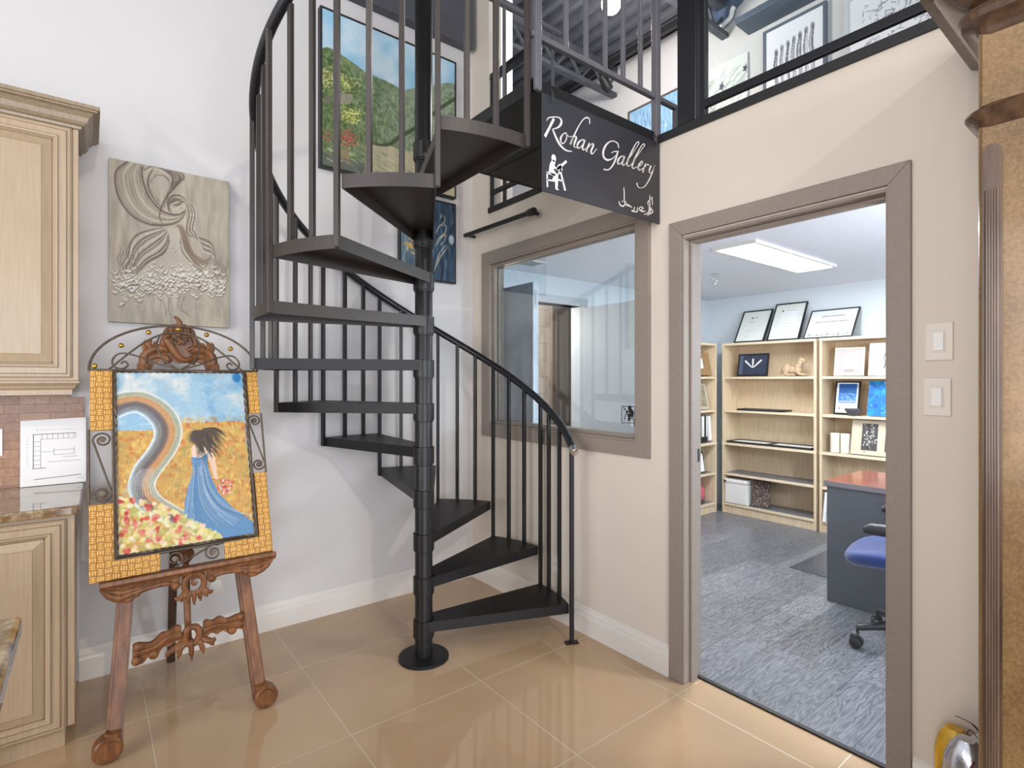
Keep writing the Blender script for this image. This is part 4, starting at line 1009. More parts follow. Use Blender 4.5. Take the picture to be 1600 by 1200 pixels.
A.blend(hz*np.clip(A.nz(30,44,44,2)*2.6-1.2,0,1)*.8, (232,196,104)); A.blend(hz*np.clip(A.nz(26,40,45,2)*2.8-1.6,0,1)*.85, (196,98,48)); A.blend(hz*np.clip(A.nz(22,30,46,2)*2.8-1.6,0,1)*.6, (150,156,92))
for k in range(420): u = rr.random(); v = rr.uniform(.3,.97); A.stroke([(u,v),(u+rr.gauss(0,.006),v-rr.uniform(.012,.03))], .006, rr.choice([(186,84,40),(226,150,60),(240,214,140),(150,150,80),(214,120,60)]), .6)
A.poly([(0.003,0.263),(0.076,0.23),(0.183,0.232),(0.261,0.271),(0.284,0.314),(0.271,0.346),(0.003,0.338)], (150,192,218), .95); A.blend((A.V > .2)*(A.V < .315)*(A.U < .27)*np.clip(A.nz(8,30,47,2)*2-.8,0,1)*.6, (236,240,240))
cen = [(-0.006,0.207),(0.076,0.183),(0.171,0.181),(0.268,0.219),(0.341,0.282),(0.37,0.355),(0.343,0.433),(0.28,0.504),(0.207,0.572),(0.171,0.645),(0.193,0.712),(0.256,0.769),(0.338,0.811),(0.456,0.862)]
bands = [(-.5,(226,228,216)),(-.42,(176,182,166)),(-.3,(168,168,142)),(-.18,(206,150,96)),(-.06,(190,142,100)),(.06,(122,100,92)),(.18,(98,92,98)),(.3,(124,124,124)),(.42,(150,166,172)),(.5,(222,232,234))]
W_ = [.125,.125,.125,.13,.135,.135,.13,.125,.125,.12,.115,.11,.10,.08]
nb = []
for i, p in enumerate(cen):
    a = cen[max(i-1,0)]; b = cen[min(i+1,len(cen)-1)]; dx, dy = (b[0]-a[0])*A.asp, b[1]-a[1]; L = math.hypot(dx, dy); nb.append((dy/L, -dx/L))
def off(o): return [(p[0]+n[0]*o*w/A.asp*1.0, p[1]+n[1]*o*w) for p, n, w in zip(cen, nb, W_)]
for k in range(34):
    o = .5-k/33.; j = min(range(len(bands)), key=lambda q: abs(bands[q][0]+o)); c = bands[j][1]; jj = rr.uniform(-10,10)
    A.stroke(off(o), [.010]*3, tuple(x+jj for x in c), .85, .6)
for o, c in ((.5,(232,232,220)),(-.5,(214,226,230)),(.1,(214,160,104)),(-.1,(92,84,88)),(.3,(196,190,160))): A.stroke(off(o), .005, c, .8)
for k in range(26):
    f = k/25.; A.stroke([(.16+.10*f, .56), (.08+.17*f, .63), (.02+.26*f, .70+.02*f)], [.002,.005,.003], (224,230,228) if k % 2 else (150,158,156), .5)
# woman
A.poly([(0.678,0.478),(0.722,0.623),(0.733,0.662),(0.701,0.65),(0.662,0.534)], (232,196,170)); A.stroke([(0.678,0.478),(0.707,0.556),(0.717,0.637)], [.022,.018,.014], (236,202,178), 1)
A.poly([(0.533,0.475),(0.543,0.452),(0.576,0.439),(0.608,0.436),(0.653,0.457),(0.695,0.464),(0.701,0.498),(0.663,0.52),(0.54,0.513)], (236,204,180))
A.poly([(0.536,0.508),(0.598,0.517),(0.664,0.492),(0.653,0.572),(0.681,0.649),(0.728,0.736),(0.815,0.817),(0.997,0.935),(0.997,0.99),(0.855,0.994),(0.674,0.993),(0.528,0.908),(0.469,0.85),(0.466,0.769),(0.501,0.673),(0.555,0.603),(0.532,0.541)], (96,142,182))
for k in range(64):
    f = rr.random(); c = rr.choice([(64,108,156),(110,152,190),(84,130,174),(146,180,206),(190,176,170),(206,214,220)])
    A.stroke([(.585+.07*(f-.5)*1.2, .56+rr.uniform(-.03,.03)), (.575+.17*(f-.45), .70), (.60+.34*(f-.42), .82), (.68+.62*(f-.42), .90+.06*(1-f)+rr.uniform(-.02,.02))], [.002,.005,.003], c, .5)
A.stroke([(0.536,0.51),(0.598,0.519),(0.664,0.493)], .006, (240,240,236), .9)
for k in range(120):
    f = rr.random(); a = [(0.553,0.367),(0.632,0.355),(0.576,0.425)][k % 3]
    b = (a[0]+rr.uniform(.02,.20), a[1]+rr.uniform(.02,.16)*f+.03)
    A.stroke([a, ((a[0]+b[0])/2+.01, (a[1]+b[1])/2-.02), b], [.007,.008,.002], rr.choice([(70,58,50),(92,76,62),(58,48,42)]), .85)
A.blob(*[(0.58,0.401)][0], .045, .052, (76,62,54), .95)
for k in range(90): p = [(0.783,0.703)][0]; a = rr.uniform(0,6.3); q = rr.random()**.5; A.blob(p[0]+.062*q*math.cos(a), p[1]+.042*q*math.sin(a), .006, .006, rr.choice([(206,84,80),(232,150,140),(240,220,210),(186,60,64)]), .9)
for k in range(420):
    u = rr.uniform(0,.72); lim = .70+.22*(u/.62)**1.6
    v = rr.uniform(lim, 1.0)
    if u > .6 and v < .93: continue
    A.blob(u, v, rr.uniform(.008,.022), rr.uniform(.008,.02), rr.choice([(238,226,160),(232,216,130),(244,236,200),(206,200,120),(240,206,180),(176,176,96)]), .8, rr.uniform(0,3))
for P in [(0.017,0.719),(0.107,0.727),(0.198,0.771),(0.055,0.786),(0.191,0.82),(0.255,0.83),(0.061,0.821),(0.408,0.848),(0.277,0.888),(0.027,0.876),(0.156,0.901),(0.418,0.906),(0.066,0.971),(0.229,0.947),(0.287,0.936),(0.465,0.945),(0.563,0.964),(0.434,0.977),(0.117,0.851)]:
    for k in range(3): A.blob(P[0]+rr.gauss(0,.012), P[1]+rr.gauss(0,.008), rr.uniform(.012,.022), rr.uniform(.009,.015), rr.choice([(196,52,48),(214,84,74),(226,130,110)]), .85, rr.uniform(0,3))
A.I *= .93+.10*A.nz(60,90,48,2)[..., None]
A.I *= .93
A.mesh('canvas', pu1-pu0, pv1-pv0, lambda a, b, d: (pu0+a, -.010-d, pv0+b), M['art'], fp)
build('backing', MB().box(pu0-.006, pu1+.006, -.009, .006, pv0-.006, pv1+.004), M['black'], fp)
# ================================================================== kitchen units on the left wall
def raised_door(name, x0, x1, z0, z1, yf, root):
    """five-piece door with a raised centre panel, facing -y"""
    f = lambda a, b, t: (a, t, b)
    d = MB(); st_ = .058
    d.box(x0, x1, yf, yf+.018, z0, z1)
    def ring(i0, i1, t0, t1):
        a0, a1, c0, c1 = x0+i0, x1-i0, z0+i0, z1-i0; b0, b1, e0, e1 = x0+i1, x1-i1, z0+i1, z1-i1
        V = [(a0,t0,c0),(a1,t0,c0),(a1,t0,c1),(a0,t0,c1),(b0,t1,e0),(b1,t1,e0),(b1,t1,e1),(b0,t1,e1)]
        d.add(V, [(0,1,5,4),(1,2,6,5),(2,3,7,6),(3,0,4,7)])
    ring(0, .006, yf, yf-.004); ring(.006, .014, yf-.004, yf-.004); ring(.014, .018, yf-.004, yf-.008); ring(.018, st_-.018, yf-.008, yf-.008)
    ring(st_-.018, st_-.014, yf-.008, yf-.012); ring(st_-.014, st_-.008, yf-.012, yf-.011); ring(st_-.008, st_, yf-.011, yf-.0005); ring(st_, st_+.006, yf-.0005, yf-.0005)
    ring(st_+.006, st_+.034, yf-.0005, yf-.010)
    i = st_+.034; d.add([(x0+i,yf-.010,z0+i),(x1-i,yf-.010,z0+i),(x1-i,yf-.010,z1-i),(x0+i,yf-.010,z1-i)], [(0,1,2,3)])
    o = build(name, d, M['cab'], root)
    g = MB()
    for i, w_, t in ((.0155, .0018, yf-.0083), (st_-.016, .0018, yf-.0123), (st_+.001, .004, yf-.0010), (st_+.034, .0014, yf-.0103)):
        for q in ((x0+i, x1-i, z0+i, z0+i+w_), (x0+i, x1-i, z1-i-w_, z1-i), (x0+i, x0+i+w_, z0+i, z1-i), (x1-i-w_, x1-i, z0+i, z1-i)):
            g.box(q[0], q[1], t, t+.0012, q[2], q[3])
    tag(build('glaze_line', g, M['glaze'], o), 'brown glaze in the door grooves')
    return o
up = thing('wall_cabinet', 'cream glazed upper cabinet with crown moulding, on the wall above the counter', 'cabinet', (-2.6, -.165, 1.375))
b = MB(); b.box(-3.2, -2.15, -.318, -.001, 1.36, 2.40)
build('carcass', b, M['cab'], up, bevel=.002)
g = MB(); g.box(-2.1665, -2.1655, -.3215, -.318, 1.378, 2.385); build('face_pilaster', g.box(-2.165, -2.148, -.326, -.318, 1.366, 2.392), M['cab'], up, bevel=.002)
raised_door('door', -2.62, -2.169, 1.377, 2.385, -.33, up)
raised_door('door', -3.075, -2.624, 1.377, 2.385, -.33, up)
cw = [(0,2.385),(.010,2.388),(.012,2.398),(.022,2.402),(.030,2.412),(.036,2.430),(.050,2.446),(.064,2.450),(.064,2.456),(.072,2.458),(.072,2.472),(0,2.472)]
path = [(-3.2,-.325), (-2.15,-.325), (-2.15,-.002)]
def flip(p): return [(-o, z) for o, z in p]
build('crown_moulding', MB().sweep(path, cw), M['darkcab'] if 'darkcab' in M else M['cab'], up)
lrp = [(.0,1.366),(.006,1.362),(.006,1.356),(-.006,1.344),(-.010,1.334),(-.018,1.328),(-.018,1.308),(-.034,1.308),(-.034,1.366)]
build('light_rail', MB().sweep([(-3.2,-.322), (-2.15,-.322), (-2.15,-.02)], lrp), M['cab'], up)
base = thing('base_cabinet', 'cream glazed base cabinet under the granite counter', 'cabinet', (-2.6, -.29, 0))
b = MB(); b.box(-3.2, -2.157, -.548, -.001, .08, .871); build('carcass', b, M['cab'], base, bevel=.002)
build('toe_kick', MB().box(-3.2, -2.185, -.53, -.002, .001, .08), M['cab'], base)
build('face_pilaster', MB().box(-2.178, -2.155, -.558, -.548, .085, .868), M['cab'], base, bevel=.003)
raised_door('door', -2.63, -2.181, .078, .852, -.562, base)
raised_door('door', -3.08, -2.634, .078, .852, -.562, base)
one('countertop', MB().prism([(-3.3,-.002),(-3.3,-.60),(-2.165,-.60),(-2.145,-.592),(-2.137,-.575),(-2.130,-.002)], lambda a, b_, t: (a, b_, t), .873, .906), M['granite'],
    'speckled brown granite countertop along the left wall', 'countertop', (-2.7, -.3, .873), bevel=.006, seg=3)
bs = MB(); bs.box(-3.2, -2.132, -.011, -.0005, .907, 1.289); bs.box(-3.2, -2.182, -.011, -.0005, 1.289, 1.372)
one('backsplash', bs, M['splash'], 'beige stone brick tile backsplash between counter and upper cabinet', 'backsplash', (-2.7, -.005, .907))
pl = thing('plan_sheet', 'white sheet with a printed kitchen plan leaning on the tile backsplash', 'paper', (-2.235, -.03, .908))
sh = MB(); fpl = lambda a, b, t: (-2.346+a, -.035+.02*b/.29-t, .908+b)
sh.prism([(0,0),(.222,0),(.222,.29),(0,.283)], fpl, -.0008, .0008); build('sheet', sh, M['paper'], pl)
ln = MB()
def pline(a, b, w_=.0014): ln.ribbon([a, b], w_, fpl, .0009, .0013)
pline((.042,.075),(.042,.222),.003); pline((.040,.222),(.185,.222),.003); pline((.04,.075),(.085,.075),.003); pline((.066,.075),(.066,.20)); pline((.066,.20),(.185,.20)); pline((.185,.20),(.185,.222))
for k in range(6): pline((.042,.09+.02*k),(.066,.09+.02*k))
for k in range(7): pline((.07+.018*k,.20),(.07+.018*k,.222))
pline((.11,.15),(.18,.15)); pline((.11,.13),(.18,.13)); pline((.11,.13),(.11,.16)); pline((.18,.13),(.18,.16)); pline((.07,.145),(.11,.145)); pline((.14,.118),(.19,.118)); pline((.09,.10),(.205,.10))
for k in range(10): pline((.05+.014*k,.240),(.058+.014*k,.240)); pline((.02,.09+.013*k),(.025,.09+.013*k))
pline((.045,.028),(.205,.035),.003); pline((.19,.02),(.215,.02)); 
build('plan_drawing', ln, M['greyink'], pl)
sp_ = thing('wall_plate', 'white outlet plate on the tile backsplash at the picture edge', 'outlet', (-2.44, -.016, 1.10))
build('plate', MB().box(-2.478, -2.402, -.016, -.0115, 1.045, 1.16), M['white'], sp_, bevel=.002)
build('socket', MB().box(-2.456, -2.424, -.018, -.016, 1.065, 1.14), M['white'], sp_, bevel=.001)
isl = thing('kitchen_island', 'dark wooden island with a granite top, at the lower left corner', 'island', (-2.7, -2.3, 0))
build('island_base', MB().box(-3.3, -2.262, -2.9, -1.74, .001, .862), M['walnut'], isl, bevel=.003)
build('island_top', MB().box(-3.35, -2.2195, -2.95, -1.704, .863, .903), M['granite'], isl, bevel=.008, seg=3)

# ================================================================== wall fittings
def outlet(nm, lab, c, ax, grp=None, kind='duplex'):
    t = thing(nm, lab, 'switch' if 'switch' in nm else 'outlet', c, grp)
    def bx(u0, u1, d0, d1, z0, z1):
        m = MB()
        if ax == 'x': m.box(c[0]-d1, c[0]-d0, c[1]+u0, c[1]+u1, c[2]+z0, c[2]+z1)
        else: m.box(c[0]+u0, c[0]+u1, c[1]-d1, c[1]-d0, c[2]+z0, c[2]+z1)
        return m
    build('plate', bx(-.036,.036,.0005,.006,-.06,.06), M['cream'], t, bevel=.002)
    if kind == 'rocker':
        build('bezel', bx(-.018,.018,.006,.008,-.035,.035), M['cream'], t, bevel=.001)
        r = bx(-.0145,.0145,.008,.0125,-.030,.030); build('rocker', r, M['white'], t, bevel=.002)
    elif kind == 'round':
        m = MB().lathe([(.028,0),(.028,.006),(.024,.009),(.004,.010)], (0,0,0), 24, 'y'); m.v = [(c[0]+x, c[1]-.006-y, c[2]-.012+z) for x, y, z in m.v]
        build('inlet_cover', m, M['white'], t, smooth=True)
    else:
        for z in (-.022, .022): build('socket', bx(-.017,.017,.006,.0085,z-.015,z+.015), M['white'], t, bevel=.003)
outlet('light_switch', 'rocker light switch right of the office doorway, the upper of two', (-.0005, -2.639, 1.49), 'x', kind='rocker')
outlet('light_switch', 'rocker light switch right of the office doorway, the lower of two', (-.0005, -2.634, 1.315), 'x', kind='rocker')
outlet('wall_outlet', 'small beige wall outlet low on the wall beneath the office window', (-.0005, -.86, .31), 'x')
outlet('vacuum_inlet', 'white wall plate with a round cover, low on the wall behind the easel', (-1.60, -.0005, .32), 'y', kind='round')
rd = thing('curtain_rod', 'black rod with capped ends mounted on the wall above the office window', 'rod', (-.06, -.38, 2.34))
ra, rb_ = (-0.07, -0.017, 2.362), (-0.07, -0.734, 2.351)
ra = (-.07, min(ra[1], -.015), ra[2])
build('rod', MB().tube([ra, rb_], .0145, 12), M['black'], rd, smooth=True)
cp = MB(); d_ = (Vector(rb_)-Vector(ra)).normalized()
cp.tube([Vector(rb_)-d_*.045, Vector(rb_)-d_*.04, Vector(rb_)-d_*.005, Vector(rb_)+d_*.02, Vector(rb_)+d_*.024], [.016,.020,.024,.022,.012], 12)
build('finial', cp, M['black'], rd, smooth=True)
for y in (ra[1]-.02, rb_[1]+.03): build('bracket', MB().box(-.075, -.0005, y-.008, y+.008, ra[2]-.012, ra[2]+.006), M['black'], rd, bevel=.002)

# ================================================================== office furniture
SH = (1.374, 1.034, .70, .388, .080); TOPZ = 1.715
def bookcase(nm, lab, loc, rot, W=.92, D=.30):
    """front faces local -y; x 0..W"""
    t = thing(nm, lab, 'bookcase', loc, 'pale maple bookcases', local=True, rot=(0,0,rot))
    for x in (0, W-.022): build('side_panel', MB().box(x, x+.022, .004, D, .001, TOPZ), M['maple'], t, bevel=.001, seg=1)
    build('top_panel', MB().box(-.001, W+.001, .0, D, TOPZ, TOPZ+.024), M['shelf'], t, bevel=.001, seg=1)
    build('back_panel', MB().box(.022, W-.022, D-.008, D, .08, TOPZ), M['maple'], t)
    build('plinth', MB().box(.022, W-.022, .02, .04, .001, .075), M['maple'], t)
    for i, z in enumerate(SH):
        if i == 2: build('shelf', MB().box(-.001, W+.001, .0, D-.008, z-.002, z+.022), M['shelf'], t, bevel=.001, seg=1)
        else: build('shelf', MB().box(.022, W-.022, .008, D-.008, z, z+.022), M['shelf'], t, bevel=.001, seg=1)
        if i >= 2: build('shelf_liner', MB().box(.024, W-.024, .03, D-.009, z+.0221, z+.0236), M['liner'], t)
    return t
bookcase('bookcase', 'pale maple bookcase on the office back wall holding a white storage box', (3.04, -.088, 0), -PI/2)
bookcase('bookcase', 'pale maple bookcase on the office back wall behind the desk, holding blue pictures', (3.04, -1.034, 0), -PI/2)
bookcase('bookcase', 'pale maple bookcase in the left office corner, seen side-on beside the door jamb', (2.07, -.065, 0), 0)
S_ = lambda i: SH[i]+(.0225 if i < 2 else .0242)                       # top of shelf i
def leanpic(nm, lab, y0, y1, zb, h, xb, xt, fw, fmat, art, cat='picture', grp=None, th=.016, mat=None):
    """framed sheet leaning back towards +x, facing -x; y0 is the left edge seen from the door (greater y)"""
    W = abs(y0-y1); a = math.atan2(xt-xb, h)
    t = thing(nm, lab, cat, (xb, y0, zb+.0055), grp, local=True, rot=(a*1.0, 0, -PI/2))
    t.rotation_mode = 'XYZ'; t.rotation_euler = (-a, 0, -PI/2)
    L = math.hypot(h, xt-xb)
    f = lambda p, q, d: (p, -d, q)
    if fw:
        m = MB()
        for q in ([(0,0),(W,0),(W-fw,fw),(fw,fw)], [(0,L),(fw,L-fw),(W-fw,L-fw),(W,L)], [(0,0),(fw,fw),(fw,L-fw),(0,L)], [(W,0),(W,L),(W-fw,L-fw),(W-fw,fw)]): m.prism(q, f, -th*.5, th*.5)
        build('frame', m, fmat, t)
    build('backing', MB().box(fw*.5, W-fw*.5, -.001, .003, fw*.5, L-fw*.5), fmat, t)
    if art is not None: art.mesh('print', W-2*fw, L-2*fw, lambda p, q, d: (fw+p, -.0025-d, fw+q), M['print'], t)
    return t, W, L
def textobj(body, size, mat, parent, lx, lz, d, extr=.0004, align='CENTER', sx=1.):
    cu_ = bpy.data.curves.new('text', 'FONT'); cu_.body = body; cu_.size = size; cu_.align_x = align; cu_.extrude = extr
    ob = bpy.data.objects.new('lettering', cu_); COL.objects.link(ob)
    dg = bpy.context.evaluated_depsgraph_get(); me = bpy.data.meshes.new_from_object(ob.evaluated_get(dg))
    bpy.data.objects.remove(ob); bpy.data.curves.remove(cu_)
    me.materials.clear(); me.materials.append(mat)
    o = bpy.data.objects.new('lettering', me); COL.objects.link(o)
    o.parent = parent; o.location = (lx, -d, lz); o.rotation_euler = (PI/2, 0, 0); o.scale = (sx, 1, 1)
    return o
def cert(seed, border=True):
    A = Art(70, 90, (236,238,232))
    if border:
        for u in (.13,.87): A.stroke([(u,.08),(u,.92)], .004, (206,208,200), .7)
        for v in (.08,.92): A.stroke([(.13,v),(.87,v)], .004, (206,208,200), .7)
    return A
TZ = TOPZ+.0245
y_, z_ = (3.12, -0.171, 1.758)[1:]; y2, _ = (3.12, -0.48, 1.766)[1:]
A = cert(1)
for k, v in enumerate((.62,.66,.70,.80,.84)): A.stroke([(.3,v),(.3+.3*(1-.12*k),v)], .006, (176,178,176), .8)
A.stroke([(.3,.36),(.5,.36)], .012, (120,122,124), .9); A.blob(.38,.22,.035,.035,(70,72,76),.9); A.blob(.52,.22,.03,.03,(90,92,96),.8); A.blob(.52,.22,.015,.015,(232,234,230),.9)
leanpic('certificate', 'tall black framed certificate on the bookcase top, leftmost of the three', y_, y2, TZ, .335, 3.13, 3.335, .012, M['black'], A, 'certificate', 'certificates on the bookcase')
y_, z_ = (3.12, -0.512, 1.739)[1:]; y2, _ = (3.12, -0.816, 1.759)[1:]
A = cert(2); A.blend(((A.U>.24)&(A.U<.80)&(A.V>.14)&(A.V<.84))*.8, (246,248,248)); A.blob(.27,.19,.035,.03,(80,84,92),.9); A.stroke([(.38,.18),(.74,.18)], .010, (140,142,146), .8)
for v in (.32,.40,.48,.56,.64,.72): A.stroke([(.34,v),(.66,v)], .005, (206,208,210), .8)
leanpic('certificate', 'largest black framed certificate on the bookcase top, middle of the three', y_, y2, TZ, .375, 3.13, 3.335, .012, M['black'], A, 'certificate', 'certificates on the bookcase')
y_, z_ = (3.12, -0.851, 1.745)[1:]; y2, _ = (3.12, -1.264, 1.754)[1:]
A = Art(120, 80, (242,244,244))
for k in range(160): u = rr.uniform(.06,.94); A.stroke([(u,.93),(u,.93-rr.uniform(.01,.08)*(1+.6*math.sin(u*9)**2))], .008, rr.choice([(70,90,96),(120,140,146),(40,56,62)]), .7)
for v in (.30,.55,.60): A.stroke([(.36,v),(.64,v)], .006, (196,198,200), .8)
t, W, L = leanpic('certificate', 'wide black framed diploma on the bookcase top with a skyline drawing', y_, y2, TZ, .275, 3.14, 3.335, .010, M['black'], A, 'certificate', 'certificates on the bookcase')
textobj('oxford polytechnic', .026, M['ink'], t, W/2, L*.74, .0032); textobj('DIPLOMA IN URBAN DESIGN', .021, M['ink'], t, W/2, L*.54, .0032)
# shadow box of white feathers
y_, z_ = (3.1, -0.224, 1.401)[1:]; y2, _ = (3.1, -0.535, 1.4)[1:]
A = Art(90, 66, (46,52,72)); A.blend((A.U < .13)*.6, (104,118,140))
for p, q in (((.47,.62),(.22,.30)), ((.5,.62),(.49,.22)), ((.53,.62),(.78,.28))):
    A.stroke([p, ((p[0]+q[0])/2, (p[1]+q[1])/2), q], [.05,.09,.10], (236,236,232), 1, .3)
    for k in range(6): f = k/6.+.15; A.stroke([(p[0]+(q[0]-p[0])*f-.02, p[1]+(q[1]-p[1])*f), (p[0]+(q[0]-p[0])*f+.02, p[1]+(q[1]-p[1])*f+.02)], .012, (190,192,190), .7)
leanpic('shadow_box', 'dark shadow box with three white feathers on the upper shelf', y_, y2, S_(0), .225, 3.10, 3.14, .014, M['blackgloss'], A, 'frame')
# reclining horse figure
hx, hy, hz_ = 3.12, ((3.12, -0.758, 1.399)[1]), S_(0)+.006
hb = MB(); q = lambda dy, z, dx=0: (hx+dx, hy-dy, hz_+z)
hb.sphere(q(-.045,.06), .042, .050, .055); hb.sphere(q(.01,.055), .038, .055, .042); hb.sphere(q(.055,.06), .036, .04, .048)
hb.tube(spline([q(.05,.075), q(.075,.11), q(.085,.145)], 5), [.036]*5+[.026]*4+[.020]*2, 10); hb.tube(spline([q(.08,.150), q(.105,.145), q(.125,.125)], 5), [.021]*4+[.017]*4+[.012]*3, 10)
for s in (-1, 1): hb.tube([q(.082,.165,.010*s), q(.086,.185,.012*s)], [.006,.002], 6)
for s in (-1, 1):
    hb.tube(spline([q(.06,.03,.02*s), q(.10,.012,.025*s), q(.15,.009,.026*s)], 4), [.016]*4+[.010]*4+[.009], 8)
    hb.tube(spline([q(-.05,.03,.028*s), q(-.02,.012,.036*s), q(.03,.009,.036*s), q(.05,.008,.034*s)], 4), [.020]*4+[.013]*4+[.009]*5, 8)
hb.tube(spline([q(-.09,.06), q(-.105,.035), q(-.10,.008)], 5), [.010]*5+[.008]*5+[.004], 8)
hb.tube(spline([q(.055,.10), q(.072,.135), q(.078,.168)], 5), [.010]*11, 6)
one('horse_figurine', hb, M['horse'], 'tan reclining horse figurine on the upper shelf', 'figurine', (hx, hy, hz_), smooth=True, angle=70)
# flat frames
def flatframe(lab, x0, x1, y0, y1, z, grp=None):
    t = thing('picture_frame', lab, 'frame', ((x0+x1)/2, (y0+y1)/2, z), grp); m = MB(); f = lambda a, b, tt: (a, b, tt); w_ = .014
    for Q in ([(x0,y0),(x1,y0),(x1-w_,y0+w_),(x0+w_,y0+w_)], [(x0,y1),(x0+w_,y1-w_),(x1-w_,y1-w_),(x1,y1)], [(x0,y0),(x0+w_,y0+w_),(x0+w_,y1-w_),(x0,y1)], [(x1,y0),(x1,y1),(x1-w_,y1-w_),(x1-w_,y0+w_)]): m.prism(Q, f, z+.0005, z+.018)
    build('frame', m, M['black'], t); build('sheet', MB().box(x0+w_*.5, x1-w_*.5, y0+w_*.5, y1-w_*.5, z+.001, z+.010), M['paper'], t)
flatframe('black picture frame lying flat alone on the second shelf', 3.06, 3.25, -.70, -.24, S_(1))
flatframe('black picture frame lying flat on the middle shelf, nearer the corner', 3.055, 3.30, -.545, -.135, S_(2))
flatframe('black picture frame lying flat on the middle shelf, nearer the desk', 3.055, 3.30, -.96, -.552, S_(2))
# storage box and mosaic picture
sb = thing('storage_box', 'white plastic storage box with lid on the bottom shelf', 'box', (3.14, -.22, S_(4)))
by0, by1 = (3.05, -0.112, 0.035)[1], (3.05, -0.347, 0.079)[1]
m = MB(); f = lambda a, b, t: (a, b, t)
m.add([(3.05,by0+.012,.1055),(3.30,by0+.012,.1055),(3.30,by1-.012,.1055),(3.05,by1-.012,.1055),(3.045,by0,.315),(3.31,by0,.315),(3.31,by1,.315),(3.045,by1,.315)], [(0,3,2,1),(4,5,6,7),(0,1,5,4),(1,2,6,5),(2,3,7,6),(3,0,4,7)])
m.v = [(x, min(y, -.115), z) for x, y, z in m.v]
sb.location = (3.17, (by0+by1)/2, .1028)
build('bin', m, M['white'], sb, bevel=.008)
build('lid', MB().box(3.038, 3.315, by1-.008, min(by0+.008, -.113), .316, .352), M['white'], sb, bevel=.008)
build('lid_clip', MB().sphere((3.034, min(by0, -.115)-.012, .33), .012, n=10, m=6), M['black'], sb)
A = Art(60, 80, (70,54,48))
for k in range(420): A.blob(rr.random(), rr.random(), .012, .012, rr.choice([(206,186,170),(120,84,66),(60,44,40),(150,120,100),(236,226,216),(96,66,56)]), .9, soft=.2)
mp_ = thing('mosaic_picture', 'dark mosaic picture leaning beside the white storage box', 'picture', (3.10, by1-.06, S_(4)), local=True, rot=(0, R(-13), R(-62)))
build('panel', MB().box(0, .17, -.011, .011, .001, .27), M['black'], mp_); A.mesh('print', .17, .27, lambda a, b, d: (a, -.0118-d, .001+b), M['print'], mp_)
mp_.rotation_euler = (R(-10), 0, R(-68)); mp_.location = (3.08, by1-.036, S_(4)+.003)
# right unit
y_, _ = (3.08, -1.141, 1.397)[1:]; y2, _ = (3.08, -1.377, 1.396)[1:]
A = Art(70, 74, (176,166,164)); A.blend(np.clip(1-np.hypot((A.U-.5)/.34, (A.V-.5)/.42)*1., 0, 1)*3, (240,240,240))
for k in range(120):
    a = rr.uniform(0,6.3); q = rr.random()**.5; A.blob(.5+.27*q*math.cos(a), .5+.32*q*math.sin(a), .02, .02, rr.choice([(150,148,154),(250,250,250),(206,204,208),(120,118,126)]), .8)
A.poly([(.33,.80),(.68,.80),(.68,.9),(.33,.9)], (150,140,136), .9)
leanpic('relief_picture', 'pale framed oval relief picture on the upper right shelf', y_, y2, S_(0), .245, 3.08, 3.12, .016, plain('pale_wood_frame', col(206,188,172), .5), A)
y_, _ = (3.07, -1.409, 1.396)[1:]
A = Art(90, 80, (196,196,200)); A.poly([(.2,.26),(.8,.26),(.8,.78),(.2,.78)], (222,222,222)); 
for u in (.34,.46,.58,.69): A.stroke([(u,.76),(u+.02,.6),(u-.01,.45),(u+.03,.34)], [.05,.03,.03,.02], (60,66,66), .9); A.blob(u+.02,.36,.05,.06,(96,104,104),.8)
leanpic('matted_print', 'white matted print of bare trees on the upper right shelf', y_, y_-.34, S_(0), .275, 3.075, 3.12, 0, M['paper'], A)
y_, _ = (3.08, -1.115, 1.084)[1:]; y2, _ = (3.08, -1.314, 1.094)[1:]
A = Art(70, 90, (240,242,246)); A.poly([(.10,.05),(.92,.05),(.92,.68),(.10,.68)], (30,90,160)); A.blend((A.V > .05)*(A.V < .68)*(A.U > .10)*(A.U < .92)*np.clip(A.V*1.6-.25, 0, 1)*.4, (120,190,226))
for k in range(90): u = rr.uniform(.12,.9); v = rr.uniform(.36,.66); A.stroke([(u,v),(u+.07,v+.01)], .012, rr.choice([(236,242,246),(60,140,200),(190,206,214)]), .75)
for k in range(40): u = rr.uniform(.12,.88); v = rr.uniform(.06,.35); A.stroke([(u,v),(u+.08,v)], .02, rr.choice([(24,70,140),(40,110,180),(16,56,120)]), .6)
A.poly([(.10,.60),(.92,.60),(.92,.64),(.10,.64)], (186,170,150), .7); A.blob(.18,.85,.03,.05,(40,40,40),.9)
leanpic('framed_print', 'dark framed blue seascape print behind the small bowl', y_, y2, S_(1), .29, 3.14, 3.20, .012, M['blackgloss'], A)
bw = MB().lathe([(.028,0),(.030,.006),(.048,.026),(.062,.052),(.064,.062),(.060,.060),(.044,.030),(.004,.012)], (3.07, (3.075, -1.296, 1.082)[1], S_(1)+.0005), 26)
one('bowl', bw, M['bowl'], 'small dark grey bowl on the second right shelf', 'bowl', (3.075, (3.075, -1.296, 1.082)[1], S_(1)), smooth=True)
y_, _ = (3.08, -1.396, 1.087)[1:]
A = Art(70, 80, (20,110,190)); A.blend(np.clip(A.nz(5,6,61,4)*3-1.3,0,1), (30,170,196)); A.blend(np.clip(A.nz(5,6,62,4)*3-1.6,0,1), (10,60,160)); A.blend(np.clip(A.nz(8,9,63,3)*4-2.5,0,1), (190,226,236))
leanpic('canvas_painting', 'vivid blue abstract canvas leaning on the second right shelf', y_, y_-.33, S_(1), .292, 3.09, 3.15, 0, M['paper'], A, 'painting')
